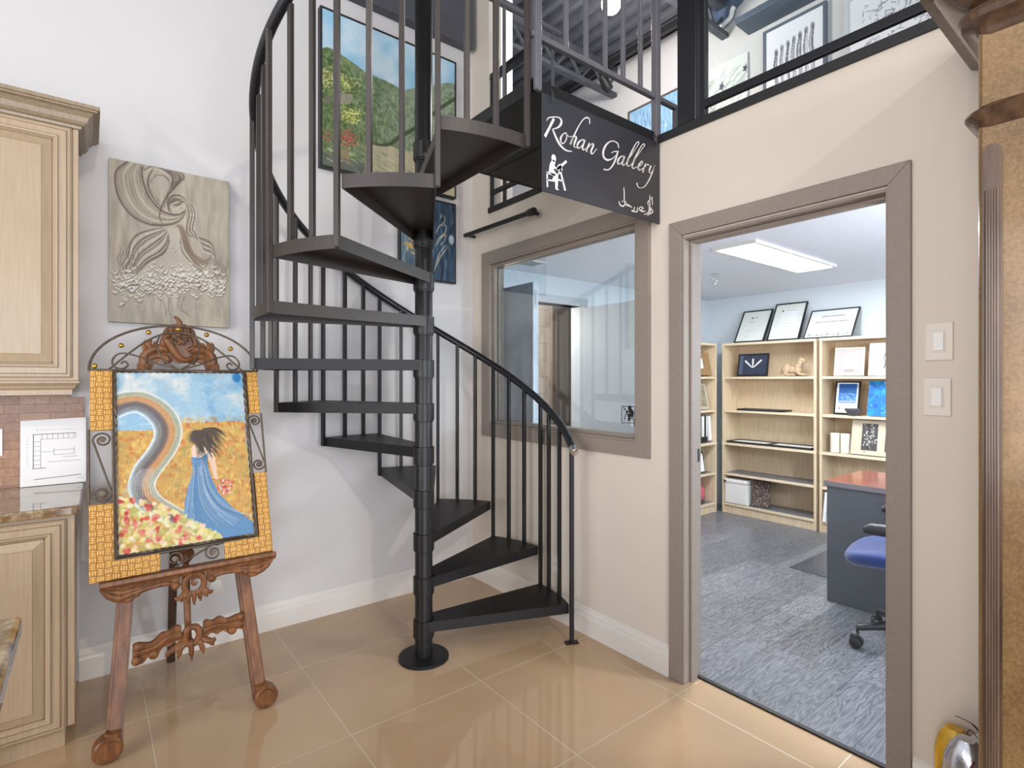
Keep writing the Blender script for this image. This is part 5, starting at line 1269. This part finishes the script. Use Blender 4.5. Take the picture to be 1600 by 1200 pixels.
for k, px in enumerate((1305, 1320)):
    y_ = ((3.1, -1.144, 0.716)[1], (3.1, -1.226, 0.719)[1])[k]
    c = thing('candle', ('ivory pillar candle on the middle right shelf, nearer the bookcase side', 'ivory pillar candle on the middle right shelf, beside the matted prints')[k], 'candle', (3.10, y_, S_(2)), 'ivory candles')
    build('wax', MB().lathe([(.036,.0005),(.038,.003),(.038,.165),(.034,.170),(.012,.166)], (3.10, y_, S_(2)), 24), M['ivory'], c, smooth=True)
    build('wick', MB().tube([(3.10,y_,S_(2)+.165),(3.10,y_,S_(2)+.18)], .0015, 5), M['black'], c)
y_, _ = (3.07, -1.278, 0.716)[1:]
A = Art(100, 80, (204,190,168))
for u0 in (.19,.60):
    A.poly([(u0,.10),(u0+.28,.10),(u0+.28,.86),(u0,.86)], (70,66,66))
    for k in range(70): A.blob(u0+.14+rr.gauss(0,.06), .5+rr.gauss(0,.18), .02, .03, rr.choice([(236,230,222),(120,114,110),(40,38,40),(190,184,176)]), .8)
leanpic('matted_print', 'cream mat with two dark figure prints, on the shelf above the desk', y_, y_-.42, S_(2), .29, 3.06, 3.12, 0, plain('cream_mat_board', col(226,214,194), .7), A)
wp = thing('paper_stack', 'white paper stack standing upright on a low shelf beside the desk', 'papers', (3.12, -1.10, S_(4)))
build('sheets', MB().bar((3.10, -1.085, S_(3)-.16+.0), (3.10, -1.075, S_(3)-.012), .12, .03, up=(1,0,0)), M['paper'], wp); wp.location = (3.12,-1.10,S_(4))
bpy.data.objects.remove(bpy.data.objects[wp.children[0].name]); 
build('sheets', MB().obox((3.12, -1.088, S_(4)+.131), (1,0,0), (0,1,.08), (0,-.08,1), .09, .012, .13), M['paper'], wp)
# left unit contents (facing -y)
def L3(x0, x1, y0, y1, z0, z1): return MB().box(x0, x1, y0, y1, z0, z1)
rb = thing('photo_frame', 'ribbed rattan photo frame on the corner bookcase upper shelf', 'frame', (2.83, .0, S_(0)))
build('frame', MB().obox((2.80, .01, S_(0)+.133), (1,0,0), (0,1,-.18), (0,.18,1), .16, .012, .118), M['rattan'], rb)
build('photo', MB().obox((2.76, -.0085, S_(0)+.135), (1,0,0), (0,1,-.18), (0,.18,1), .055, .003, .05), M['paper'], rb)
sf = thing('photo_frame', 'silver photo frame on the corner bookcase second shelf', 'frame', (2.74, .02, S_(1)))
m = MB(); M['silver'] = plain('pale_silver_frame', col(196,190,176), .35, .3, var=.1)
cx_, cz_ = 2.79, S_(1)+.141
for a, b in (((-.13,-.12),(.13,-.12)), ((-.13,.12),(.13,.12)), ((-.13,-.13),(-.13,.13)), ((.13,-.13),(.13,.13))):
    m.bar((cx_+a[0], .02+a[1]*.2, cz_+a[1]), (cx_+b[0], .02+b[1]*.2, cz_+b[1]), .03, .018, up=(0,1,0))
build('frame', m, M['silver'], sf, bevel=.003); build('photo', MB().obox((cx_, .02, cz_), (1,0,0), (0,1,-.2), (0,.2,1), .118, .004, .108), plain('faded_photo', col(150,140,116), .5, var=.4, scale=24), sf)
for k in range(4):
    x = 2.63+k*.082; fl = thing('magazine_file', ('black and white magazine file, leftmost in view on the corner bookcase', 'black and white magazine file, second in the corner row', 'black and white magazine file, third in the corner row', 'plain white binder at the right end of the corner row')[k], 'file', (x+.04, 0, S_(2)), 'magazine files')
    if k < 3:
        build('case', L3(x, x+.078, -.03, .20, S_(2)+.0005, S_(2)+.06), M['black'], fl); build('papers', L3(x+.006, x+.072, -.024, .19, S_(2)+.061, S_(2)+.27), M['paper'], fl)
        build('spine', L3(x+.028, x+.048, -.032, -.0245, S_(2)+.061, S_(2)+.28), M['black'], fl)
    else: build('case', MB().obox((x+.055, .08, S_(2)+.141), (1,0,.12), (0,1,0), (-.12,0,1), .022, .10, .125), M['paper'], fl)
dp = thing('document_frame', 'small black framed document on a low shelf of the corner bookcase', 'frame', (2.66, .0, S_(3)))
build('frame', MB().obox((2.74, .02, S_(3)+.1095), (1,0,0), (0,1,-.16), (0,.16,1), .13, .010, .104), M['black'], dp); build('sheet', MB().obox((2.74, .0095, S_(3)+.107), (1,0,0), (0,1,-.16), (0,.16,1), .118, .002, .092), M['paper'], dp)
pk = MB(); pk.sphere((2.73, .07, S_(4)+.10), .21, .13, .105, 22, 14)
pk.v = [(x, y, max(z, S_(4)+.001)+.012*math.sin(x*40+z*30)*(z > S_(4)+.02)) for x, y, z in pk.v]
pk.v = [(x+.03*math.sin(z*20), y, z) for x, y, z in pk.v]
one('wrapped_bundle', pk, M['pinkwrap'], 'pink bubble-wrapped bundle on the bottom shelf of the corner bookcase', 'bundle', (2.62, .06, S_(4)), smooth=True)
# desk
dk_ = thing('desk', 'grey office desk with a cherry wood top', 'desk', (1.8, -2.2, 0))
build('desktop', MB().box(1.484, 2.10, -2.75, -1.70, .716, .742), M['cherry'], dk_, bevel=.002)
build('edge_band', MB().box(1.481, 1.484, -2.75, -1.70, .712, .742), plain('grey_edge_band', col(112,110,116), .4), dk_)
build('end_panel', MB().box(1.492, 1.515, -2.74, -1.715, .002, .715), M['greylam'], dk_, bevel=.002)
build('end_panel', MB().box(1.516, 2.08, -1.74, -1.716, .002, .715), M['greylam'], dk_, bevel=.002)
build('end_panel', MB().box(1.516, 2.08, -2.74, -2.716, .002, .715), M['greylam'], dk_, bevel=.002)
one('chair_mat', MB().box(1.9, 2.75, -1.70, -1.30, .0005, .004), plain('dark_vinyl_mat', col(74,78,88), .25, var=.05), 'dark vinyl floor mat beside the far end of the desk', 'mat', (2.3, -1.5, 0))
# office chair
CX, CY, CA = 1.160, -2.285, R(100)
ch = thing('office_chair', 'blue fabric office chair on black casters beside the desk', 'chair', (CX, CY, 0))
def P_(r, a, z): return (CX+r*math.cos(a), CY+r*math.sin(a), z)
base_ = math.atan2(-2.031-CY, .952-CX)
for k in range(5):
    a = base_ - k*2*PI/5
    lg = build('base_arm', MB().tube([P_(.02,a,.135), P_(.12,a,.130), P_(.27,a,.105), P_(.285,a,.103)], [.024,.023,.017,.012], 10), M['blkplastic'], ch, smooth=True)
    w_ = MB(); ca = a+.9
    for s in (-1, 1):
        c = Vector(P_(.29,a,.029)); ax = Vector((math.cos(ca), math.sin(ca), 0))
        w_.tube([c+ax*.006*s, c+ax*.010*s, c+ax*.024*s, c+ax*.028*s], [.024,.028,.027,.018], 16)
    w_.tube([P_(.284,a,.04), P_(.284,a,.10)], .008, 8); w_.tube([P_(.28,a,.062), P_(.303,a,.058), P_(.313,a,.04)], [.018,.018,.010], 8)
    build('caster', w_, M['blkplastic'], lg, smooth=True)
build('gas_column', MB().lathe([(.03,.09),(.03,.22),(.02,.222),(.02,.435),(.06,.44),(.06,.455)], (CX,CY,0), 18), M['blkplastic'], ch, smooth=True)
fw_ = Vector((math.cos(CA), math.sin(CA), 0)); sd = Vector((fw_.y, -fw_.x, 0)); c0_ = Vector((CX-.035, CY+.01, .03))
def cush(name, pts_fn, mat): 
    m = MB(); n_, k_ = 28, 7; vs = []
    for i in range(k_):
        for j in range(n_): vs.append(pts_fn(i/(k_-1), 2*PI*j/n_))
    fs = [(i*n_+j, i*n_+(j+1) % n_, (i+1)*n_+(j+1) % n_, (i+1)*n_+j) for i in range(k_-1) for j in range(n_)]
    fs += [tuple(range(n_))[::-1], tuple(range((k_-1)*n_, k_*n_))]
    m.add(vs, fs); return build(name, m, mat, ch, smooth=True, angle=80)
def sup(a, e=.6): c, s = math.cos(a), math.sin(a); return math.copysign(abs(c)**e, c), math.copysign(abs(s)**e, s)
def seatp(t, a):
    x, y = sup(a); k = (1, 1.0, .98, .95, .9, .8, .5)[int(t*6+.5)]; z = (.425,.445,.465,.482,.492,.499,.502)[int(t*6+.5)]
    k = (.88,.98,1.,.985,.94,.8,.45)[int(t*6+.5)]
    dz = -.035*max(0, x)**3
    return c0_ + fw_*(.255*x*k+.04) + sd*.245*y*k + Vector((0,0,z+dz))
cush('seat', seatp, M['bluefab'])
def backp(t, a):
    x, y = sup(a); k = (.86,.97,1.,1.,.97,.9,.5)[int(t*6+.5)]; d = (-.03,-.022,-.01,.008,.02,.027,.03)[int(t*6+.5)]
    return c0_ + sd*.225*x*k + fw_*(-.265-.02*y+d+.03*(x*x)) + Vector((0,0,.80+.22*y*k))
cush('backrest', backp, M['bluefab'])
build('back_support', MB().tube([c0_-fw_*.02+Vector((0,0,.41)), c0_-fw_*.24+Vector((0,0,.42)), c0_-fw_*.31+Vector((0,0,.50)), c0_-fw_*.305+Vector((0,0,.78))], [.026,.026,.026,.022], 10), M['blkplastic'], ch, smooth=True)
build('seat_plate', MB().obox(c0_+Vector((0,0,.421)), fw_, sd, (0,0,1), .12, .09, .012), M['blkplastic'], ch)
build('tilt_lever', MB().tube([c0_+sd*.08+Vector((0,0,.415))-sd*.16, c0_-sd*.24+fw_*.05+Vector((0,0,.405))], [.006,.012], 8), M['blkplastic'], ch)
for s in (-1, 1):
    o = c0_ + sd*.275*s
    ap_ = MB().tube([o+fw_*-.13+Vector((0,0,.618)), o+fw_*-.11+Vector((0,0,.625)), o+fw_*.0+Vector((0,0,.629)), o+fw_*.15+Vector((0,0,.625)), o+fw_*.18+Vector((0,0,.617))], [.018,.028,.030,.028,.014], 12)
    rs_ = build('armrest', ap_, M['blkplastic'], ch, smooth=True)
    build('arm_post', MB().bar(o+Vector((0,0,.41)), o-fw_*.02+Vector((0,0,.61)), .055, .022, up=tuple(fw_)), M['blkplastic'], rs_, bevel=.004)
    build('arm_bracket', MB().bar(c0_+sd*.08*s+Vector((0,0,.415)), o+Vector((0,0,.415)), .05, .012), M['blkplastic'], rs_)
# ceiling items in the office
cl = thing('ceiling_light', 'bright white rectangular panel light on the office ceiling', 'light', (1.775, -1.285, 2.25))
ly = []
for p in [(1.09, -1.278, 2.215), (1.033, -1.474, 2.215), (2.199, -1.46, 2.215), (2.232, -1.217, 2.215)]: ly.append(p)
x0, x1, y0, y1 = 1.17, 2.39, -1.43, -1.13
m = MB()
for q in ((x0,x1,y0,y0+.022),(x0,x1,y1-.022,y1),(x0,x0+.022,y0+.022,y1-.022),(x1-.022,x1,y0+.022,y1-.022)): m.box(*q, 2.228, 2.2495)
build('light_frame', m, M['white'], cl)
M['panel'] = glow('led_panel', (.90,.955,1,1), PANEL)
build('diffuser', MB().box(x0+.023, x1-.023, y0+.023, y1-.023, 2.2325, 2.24), M['panel'], cl)
sk = thing('sprinkler_head', 'chrome fire sprinkler head on the office ceiling', 'sprinkler', [(2.004, -0.635, 2.22)][0][:2]+(2.25,))
sx, sy = sk.location[:2]
m = MB().lathe([(.035,2.249),(.035,2.244),(.012,2.24),(.010,2.215)], (sx,sy,0), 18)
for s in (-1,1): m.tube([(sx+.010*s,sy-.008*s,2.218),(sx+.018*s,sy-.014*s,2.20),(sx+.004*s,sy-.003*s,2.175)], .0035, 6)
m.lathe([(.004,2.176),(.004,2.17),(.026,2.168),(.026,2.165)], (sx,sy,0), 16)
build('ceiling_mount', m, M['chrome'], sk, smooth=True); sk.location = (sx, sy, 2.25)
for o_ in sk.children: o_.data.transform(Matrix.Translation((0,0,0)))
vt = thing('air_vent', 'white slotted air vent on the office ceiling behind the window', 'vent', [(0.44, -0.044, 2.25)][0])
vx, vy = vt.location[:2]
m = MB().box(vx-.15, vx+.15, vy-.08, vy+.08, 2.240, 2.2495); build('vent_frame', m, M['white'], vt)
for k in range(5): build('vent_slat', MB().box(vx-.13, vx+.13, vy-.062+k*.028, vy-.052+k*.028, 2.236, 2.2395), plain('grey_vent', col(150,156,160), .5) if k == 0 else bpy.data.materials['grey_vent'], vt)
# ================================================================== loft contents
def xpic(nm, lab, y0, y1, z0, z1, art, fw, fmat, cat='picture', th=.03, xw=2.199):
    """picture on the loft back wall, faces -x; y0 > y1"""
    W = y0-y1; H = z1-z0
    t = thing(nm, lab, cat, (xw, y0, z0), local=True, rot=(0,0,-PI/2)); f = lambda a, b, d: (a, -d, b)
    if fw:
        m = MB()
        for q in ([(0,0),(W,0),(W-fw,fw),(fw,fw)], [(0,H),(fw,H-fw),(W-fw,H-fw),(W,H)], [(0,0),(fw,fw),(fw,H-fw),(0,H)], [(W,0),(W,H),(W-fw,H-fw),(W-fw,fw)]): m.prism(q, f, .001, th)
        build('frame', m, fmat, t)
    build('backing' if fw else 'stretcher_frame', MB().box(fw*.5, W-fw*.5, -th*.7, -.001, fw*.5, H-fw*.5), fmat if not fw else M['white'], t)
    art.mesh('print', W-2*fw, H-2*fw, lambda a, b, d: (fw+a, -th*.7-.0015-d, fw+b), M['print'], t, .01)
    return t
A = Art(120, 130, (238,238,242))
for k in range(7):
    u = .16+k*.105; top = .30-.02*k
    A.blob(u+.03, top, .035, .05, (110,104,120), .7)
    for j in range(5):
        A.stroke([(u+.02+.01*j, top), (u-.02+.014*j+rr.uniform(-.01,.01), top+.2), (u+.02+.012*j, top+.42), (u-.03+.018*j, .95)], [.012,.016,.010,.004], rr.choice([(60,56,70),(120,112,128),(40,38,50),(160,156,170)]), .7)
xpic('framed_print', 'framed ink drawing of long-haired dancers on the loft wall, under the dark ledge', -.965, -1.44, 3.50, 4.172, A, .022, plain('grey_blue_frame', col(96,104,116), .5))
A = Art(140, 90, (240,240,242))
for k in range(260): u = rr.uniform(.12,.95); v = rr.uniform(.15,.85); A.stroke([(u,v),(u+rr.gauss(0,.03),v+rr.uniform(.02,.06))], .014, rr.choice([(70,68,78),(150,146,156),(110,106,118),(40,40,50)]), .6)
xpic('framed_print', 'wide framed ink drawing of a crowd on the loft wall near the armoire cornice', -1.56, -2.4, 3.56, 4.10, A, .03, plain('pale_frame', col(206,208,212), .5))
A = Art(120, 90, (222,224,220))
for k in range(80): u = rr.uniform(0,1); v = rr.uniform(.25,1); A.stroke([(u,v),(u+.10,v-.10),(u+.2,v-.13)], [.01,.022,.006], rr.choice([(200,204,198),(170,176,168),(238,240,236),(140,146,136)]), .6, z=1)
for k in range(26): u = .02+k*.013; A.stroke([(u+.06,.5),(u,.95)], .008, rr.choice([(120,120,112),(236,238,234)]), .8)
for c, q in (((.45,.42),.10), ((.95,.28),.09), ((.97,.62),.08)):
    A.poly([(c[0]+q*(1 if j % 2 == 0 else .45)*math.cos(j*PI/5-1.2)*.75, c[1]+q*(1 if j % 2 == 0 else .45)*math.sin(j*PI/5-1.2)) for j in range(10)], (70,80,90), 1)
xpic('canvas_painting', 'white textured canvas with dark stars on the loft wall right of the steel post', -.415, -.83, 3.62, 4.085, A, 0, M['white'], 'painting')
A = Art(110, 80, (150,190,220))
for k in range(420): u = rr.random(); v = rr.random(); A.stroke([(u,v),(u,v+rr.uniform(.04,.16))], .012, rr.choice([(30,110,190),(236,240,244),(120,160,190),(70,130,190),(200,206,206)]), .7)
xpic('framed_painting', 'framed blue and white abstract on the loft wall behind the landing rail', .425, -.19, 3.62, 4.068, A, .018, plain('brown_grey_frame', col(96,84,78), .5), 'painting')
# dark ledge, cloud panel
one('wall_ledge', MB().box(1.98, 2.199, -2.1, -.83, 4.225, 4.275), plain('blue_grey_ledge', col(86,98,112), .5), 'dark blue-grey ledge over the dancer drawing on the loft wall', 'shelf', (2.1, -1.4, 4.225), bevel=.003)
cp_ = MB(); outl = [(-.50,4.59),(-.50,4.36)]
outl = spline([(-.42,4.60),(-.44,4.50),(-.47,4.44),(-.55,4.42),(-.60,4.40),(-.66,4.42),(-.70,4.44),(-.72,4.50),(-.78,4.53),(-.82,4.58),(-.83,4.60)], 4)
cw_ = thing('cloud_panel', 'dark blue cloud-edged wall panel with a white rim high on the loft wall', 'artwork', (2.18, -.6, 4.4))
build('cloud', cp_.prism(outl, lambda a, b, t: (t, a, b), 2.14, 2.198), plain('dark_blue_panel', col(84,98,122), .5, var=.3, scale=8), cw_)
build('rim', MB().tube([(2.15, a, b-.012) for a, b in outl[5:30]], .02, 8), M['white'], cw_, smooth=True)
# track lights
for k, (y, z) in enumerate(((.55, 4.35), (1.05, 4.33))):
    t = thing('track_spotlight', ('black track spotlight on the loft ceiling, nearer the steel post', 'black track spotlight on the loft ceiling, above the sign')[k], 'light', (1.95, y, z+.1), 'track spotlights')
    build('stem', MB().tube([(1.95,y,4.47),(1.95,y,z+.03)], .010, 8), M['black'], t)
    build('lamp_head', MB().tube([(1.93,y+.01,z+.06),(1.97,y,z+.02),(2.02,y-.01,z-.05),(2.03,y-.012,z-.06)], [.030,.042,.046,.040], 14), M['black'], t, smooth=True)
one('light_track', MB().box(1.93, 1.97, -.5, 1.6, 4.47, 4.525), M['black'], 'black lighting track under the loft ceiling joists', 'track', (1.95, .5, 4.47))
lp = thing('ceiling_lamp', 'glowing round ceiling lamp hanging in the loft', 'light', (1.03, -.36, 4.28))
bx_, by_, bz_ = [(1.051, -0.347, 4.26)][0]
lp.location = (bx_, by_, 4.5)
M['bulb'] = glow('lamp_globe', (1,.97,.93,1), 25.)
build('globe', MB().sphere((bx_,by_,bz_), .075, n=20, m=12), M['bulb'], lp, smooth=True)
build('stem', MB().tube([(bx_,by_,bz_+.07),(bx_,by_,4.60)], .012, 8), M['black'], lp)

# ================================================================== armoire
ar = thing('armoire', 'tall antique gold-brown armoire with fluted corner and deep cornice, at the right edge', 'armoire', (-.26, -3.4, 0))
AY, AX, AW = -2.831, -.5, -3.96
ft = lambda a, b, t: (a, b, t)
bd = MB().prism([(AX,AY-.009),(AX+.003,AY-.003),(AX+.009,AY),(-.012,AY),(-.012,AW),(AX,AW)], ft, .08, 2.33)
build('body', bd, M['antique'], ar, bevel=.002)
build('plinth', MB().sweep([(-.012,AY+.0),(AX+.009,AY),(AX,AY-.009),(AX,AW)][::-1], [(0,.001),(-.012,.001),(-.012,.08),(-.008,.10),(-.004,.11),(0,.115)]), M['darkbronze'], ar)
# fluted canted corner
fl = MB(); p0 = Vector((AX-.0005, AY-.048, 0)); p1 = Vector((AX-.0005, AY-.005, 0)); u_ = (p1-p0); W_c = u_.length; u_.normalize(); n_ = Vector((u_.y*-1, u_.x, 0)) 
if n_.x > 0: n_ = -n_
fp_ = lambda a, b, t: tuple(p0 + u_*a + n_*t + Vector((0,0,b)))
arc = [(.004+(W_c-.008)*(.5-.5*math.cos(PI*k/10)), 1.88+.025*math.sin(PI*k/10)) for k in range(11)]
fl.prism([(.004,.14),(W_c-.004,.14)]+arc[::-1], fp_, 0, .004)
for k in range(5):
    a = .012+k*(W_c-.024)/4; fl.tube([fp_(a,.18,.004), fp_(a,1.80,.004)], .0042, 8)
tag(build('fluted_pilaster', fl, M['darkbronze'], ar, smooth=True, angle=50), 'dark fluted corner pilaster')
def round_path(o): return [(AX, AW), (AX, AY-.024), (AX+.003, AY-.012), (AX+.012, AY-.003), (AX+.024, AY), (-.012, AY)]
SWP = round_path(0)
def mould(name, prof, mat): return build(name, MB().sweep(SWP, [(-o, z) for o, z in prof]), mat, ar, smooth=True, angle=40)
mould('waist_moulding', [(0,1.945),(.006,1.950),(.012,1.962),(.024,1.968),(.028,1.976),(.024,1.984),(.010,1.988),(.006,1.996),(0,2.0)], M['darkbronze'])
mould('frieze_moulding', [(0,2.155),(.006,2.165),(.010,2.176),(.020,2.184),(.034,2.190),(.040,2.202),(.036,2.214),(.020,2.222),(0,2.225)], M['darkbronze'])
mould('cornice', [(0,2.222),(.012,2.226),(.03,2.236),(.055,2.256),(.075,2.275),(.085,2.292),(.095,2.295),(.097,2.302),(.112,2.306),(.115,2.325),(.108,2.335),(.118,2.34),(.118,2.40),(0,2.40)], M['darkbronze'])
pn = MB(); f2 = lambda a, b, t: (AX-t, a, b)
for y0, y1 in ((AY-.13, AY-.54), (AY-.58, AY-1.0)):
    for i, (a, d) in enumerate(((0,.012), (.012,.006))): pass
    dl = MB(); dl.box(AX-.018, AX-.0005, y1, y0, .16, 1.90); dd = build('door', dl, M['antique'], ar, bevel=.003)
    mm = MB()
    for q in ([(y0-.05,.24),(y1+.05,.24),(y1+.065,.255),(y0-.065,.255)], [(y0-.05,1.82),(y0-.065,1.805),(y1+.065,1.805),(y1+.05,1.82)], [(y0-.05,.24),(y0-.065,.255),(y0-.065,1.805),(y0-.05,1.82)], [(y1+.05,.24),(y1+.05,1.82),(y1+.065,1.805),(y1+.065,.255)]): mm.prism(q, f2, .018, .028)
    build('panel_moulding', mm, M['darkbronze'], dd)
    kb = MB().lathe([(.008,0),(.007,.012),(.014,.02),(.012,.03),(.003,.034)], (0,0,0), 14, 'x'); yk = y1+.025 if y0 > AY-.3 else y0-.025
    kb.v = [(AX-.018-x, yk+y, 1.02+z) for x, y, z in kb.v]; build('knob', kb, M['brass'], dd, smooth=True)

# ================================================================== odds and ends on the floor beside the armoire
M['yellow'] = plain('yellow_foil', col(206,160,40), .3, .2, var=.25, scale=18, bump=.3, bscale=40)
M['foil'] = plain('silver_foil', col(190,190,194), .22, .8, var=.2, scale=30, bump=.4, bscale=60)
M['red'] = plain('red_band', col(150,40,36), .4); M['dred'] = plain('dark_red_band', col(96,20,32), .4)
def vbag(c, rx, ry, z0, z1, prof):
    m = MB(); n = 20; vs = []; k = len(prof)
    for i, (t, s) in enumerate(prof):
        for j in range(n):
            a = 2*PI*j/n; x, y = sup(a, .7); vs.append((c[0]+rx*s*x, c[1]+ry*s*y, z0+(z1-z0)*t))
    fs = [(i*n+j, i*n+(j+1) % n, (i+1)*n+(j+1) % n, (i+1)*n+j) for i in range(k-1) for j in range(n)]+[tuple(range(n))[::-1], tuple(range((k-1)*n, k*n))]
    return m.add(vs, fs)
yb = thing('yellow_packet', 'tall yellow foil packet with a red patch beside the armoire', 'packet', (-.07, -2.697, 0))
build('packet', vbag((-.07,-2.692), .045, .046, .001, .325, [(0,.8),(.1,.95),(.5,1.),(.8,.98),(.92,.8),(1,.45)]), M['yellow'], yb, smooth=True)
build('red_patch', vbag((-.080,-2.718), .046, .027, .235, .305, [(0,.98),(.5,1.),(1,.86)]), M['red'], yb, smooth=True)
cn = thing('round_tin', 'white-lidded round tin with wires sticking out, beside the armoire', 'tin', (-.13, -2.80, 0))
build('tin', MB().lathe([(.03,.001),(.033,.02),(.033,.32),(.034,.325)], (-.13,-2.777,0), 22), M['black'], cn, smooth=True)
build('rim', MB().lathe([(.033,.326),(.036,.33),(.036,.345),(.030,.355),(.01,.352)], (-.13,-2.777,0), 22), M['white'], cn, smooth=True)
wr = MB()
for P in ([(-.13,-2.775,.35),(-.135,-2.755,.385),(-.14,-2.73,.395),(-.14,-2.71,.396)], [(-.12,-2.79,.35),(-.13,-2.765,.37),(-.135,-2.745,.39)], [(-.13,-2.76,.35),(-.135,-2.745,.37),(-.135,-2.737,.36),(-.135,-2.74,.345)]): wr.tube(spline(P,4), .0012, 6)
build('wire', wr, M['black'], cn)
build('black_strap', MB().bar((-.14,-2.797,.35), (-.145,-2.785,.415), .006, .002), M['black'], cn)
sf_ = thing('silver_packet', 'ridged silver foil packet with a dark red stripe, in front of the armoire corner', 'packet', (-.25, -2.775, 0))
m = vbag((-.25,-2.758), .05, .05, .001, .40, [(0,.9),(.3,1.),(.75,1.),(.88,.9),(.94,.7),(1,.4)]); build('packet', m, M['foil'], sf_, smooth=True)
build('stripe', MB().bar((-.303,-2.745,.26), (-.300,-2.785,.37), .004, .012, up=(1,0,0)), M['dred'], sf_)

# ================================================================== lights
def spot(name, loc, target, power, colr, size=60, blend=.4, rad=.06):
    l = bpy.data.lights.new(name, 'SPOT'); l.energy = power; l.color = colr; l.spot_size = R(size); l.spot_blend = blend; l.shadow_soft_size = rad
    o = bpy.data.objects.new(name, l); COL.objects.link(o); o.location = loc
    o.rotation_euler = (Vector(target)-Vector(loc)).to_track_quat('-Z', 'Y').to_euler(); return o
def area(name, loc, target, power, colr, sx, sy):
    l = bpy.data.lights.new(name, 'AREA'); l.energy = power; l.color = colr; l.shape = 'RECTANGLE'; l.size = sx; l.size_y = sy
    o = bpy.data.objects.new(name, l); COL.objects.link(o); o.location = loc
    o.rotation_euler = (Vector(target)-Vector(loc)).to_track_quat('-Z', 'Y').to_euler(); return o
def point(name, loc, power, colr, rad=.08):
    l = bpy.data.lights.new(name, 'POINT'); l.energy = power; l.color = colr; l.shadow_soft_size = rad
    o = bpy.data.objects.new(name, l); COL.objects.link(o); o.location = loc; return o
spot('track_or_fill_spot', (-1.8, -7.0, 4.65), (-1.1, -.6, .7), KEY, (1., .88, .76), 56, .8, .05)
spot('track_or_fill_spot', (-.75, -3.4, 4.55), (-1.2, -.3, .9), KEY2, (1., .86, .70), 80, .6, .05)
spot('track_or_fill_spot', (-3.9, -2.7, 4.2), (0, -1.9, 1.1), KEY3, (1., .93, .85), 66, .7, .2)  # this spot is unseen, added to brighten the right wall
area('front_fill', (-2.6, -7.6, 1.5), (-1.2, -.5, .7), FILL, (.86,.90,1.), 4.0, 2.4)  # unseen area fill, added to lift the lower walls
area('side_fill', (-6.2, -3.2, 1.7), (0, -2.2, 1.0), FILL2, (1., .97, .94), 2.6, 2.4)  # second unseen area fill, added to light the right wall
point('loft_lamp', (bx_, by_, bz_-.25), LOFT, (1., .96, .92), .10)
point('office_fill', (1.0, -3.25, 1.55), OFF, (.86, .93, 1.), .15)  # added fill in the hidden part of the office, brightens its ceiling
point('hall_fill', (1.0, 1.1, 1.9), HALL, (1., .90, .80), .12)  # unseen point light, added so the hall is not dark
W_o = bpy.data.worlds.new('world'); SC.world = W_o; W_o.use_nodes = True
bg = W_o.node_tree.nodes['Background']; bg.inputs[0].default_value = (.87, .91, 1., 1); bg.inputs[1].default_value = AMB

# ================================================================== camera
cam = bpy.data.cameras.new('camera'); co_ = bpy.data.objects.new('camera', cam); COL.objects.link(co_)
co_.location = (-2.1152, -3.1506, 1.37); co_.rotation_euler = (PI/2, 0, R(51.925-90))
cam.sensor_width = 36; cam.lens = 844.5/1600*36; cam.shift_y = -7.2/1600; cam.clip_start = .05; cam.clip_end = 60
SC.camera = co_
vs_ = SC.view_settings; SC.display_settings.display_device = 'sRGB'; vs_.view_transform = 'Standard'; vs_.look = 'None'; vs_.gamma = 1; vs_.use_curve_mapping = False; vs_.exposure = EXPO
SC.cycles.use_denoising = True; SC.cycles.max_bounces = 8; SC.cycles.sample_clamp_indirect = 6
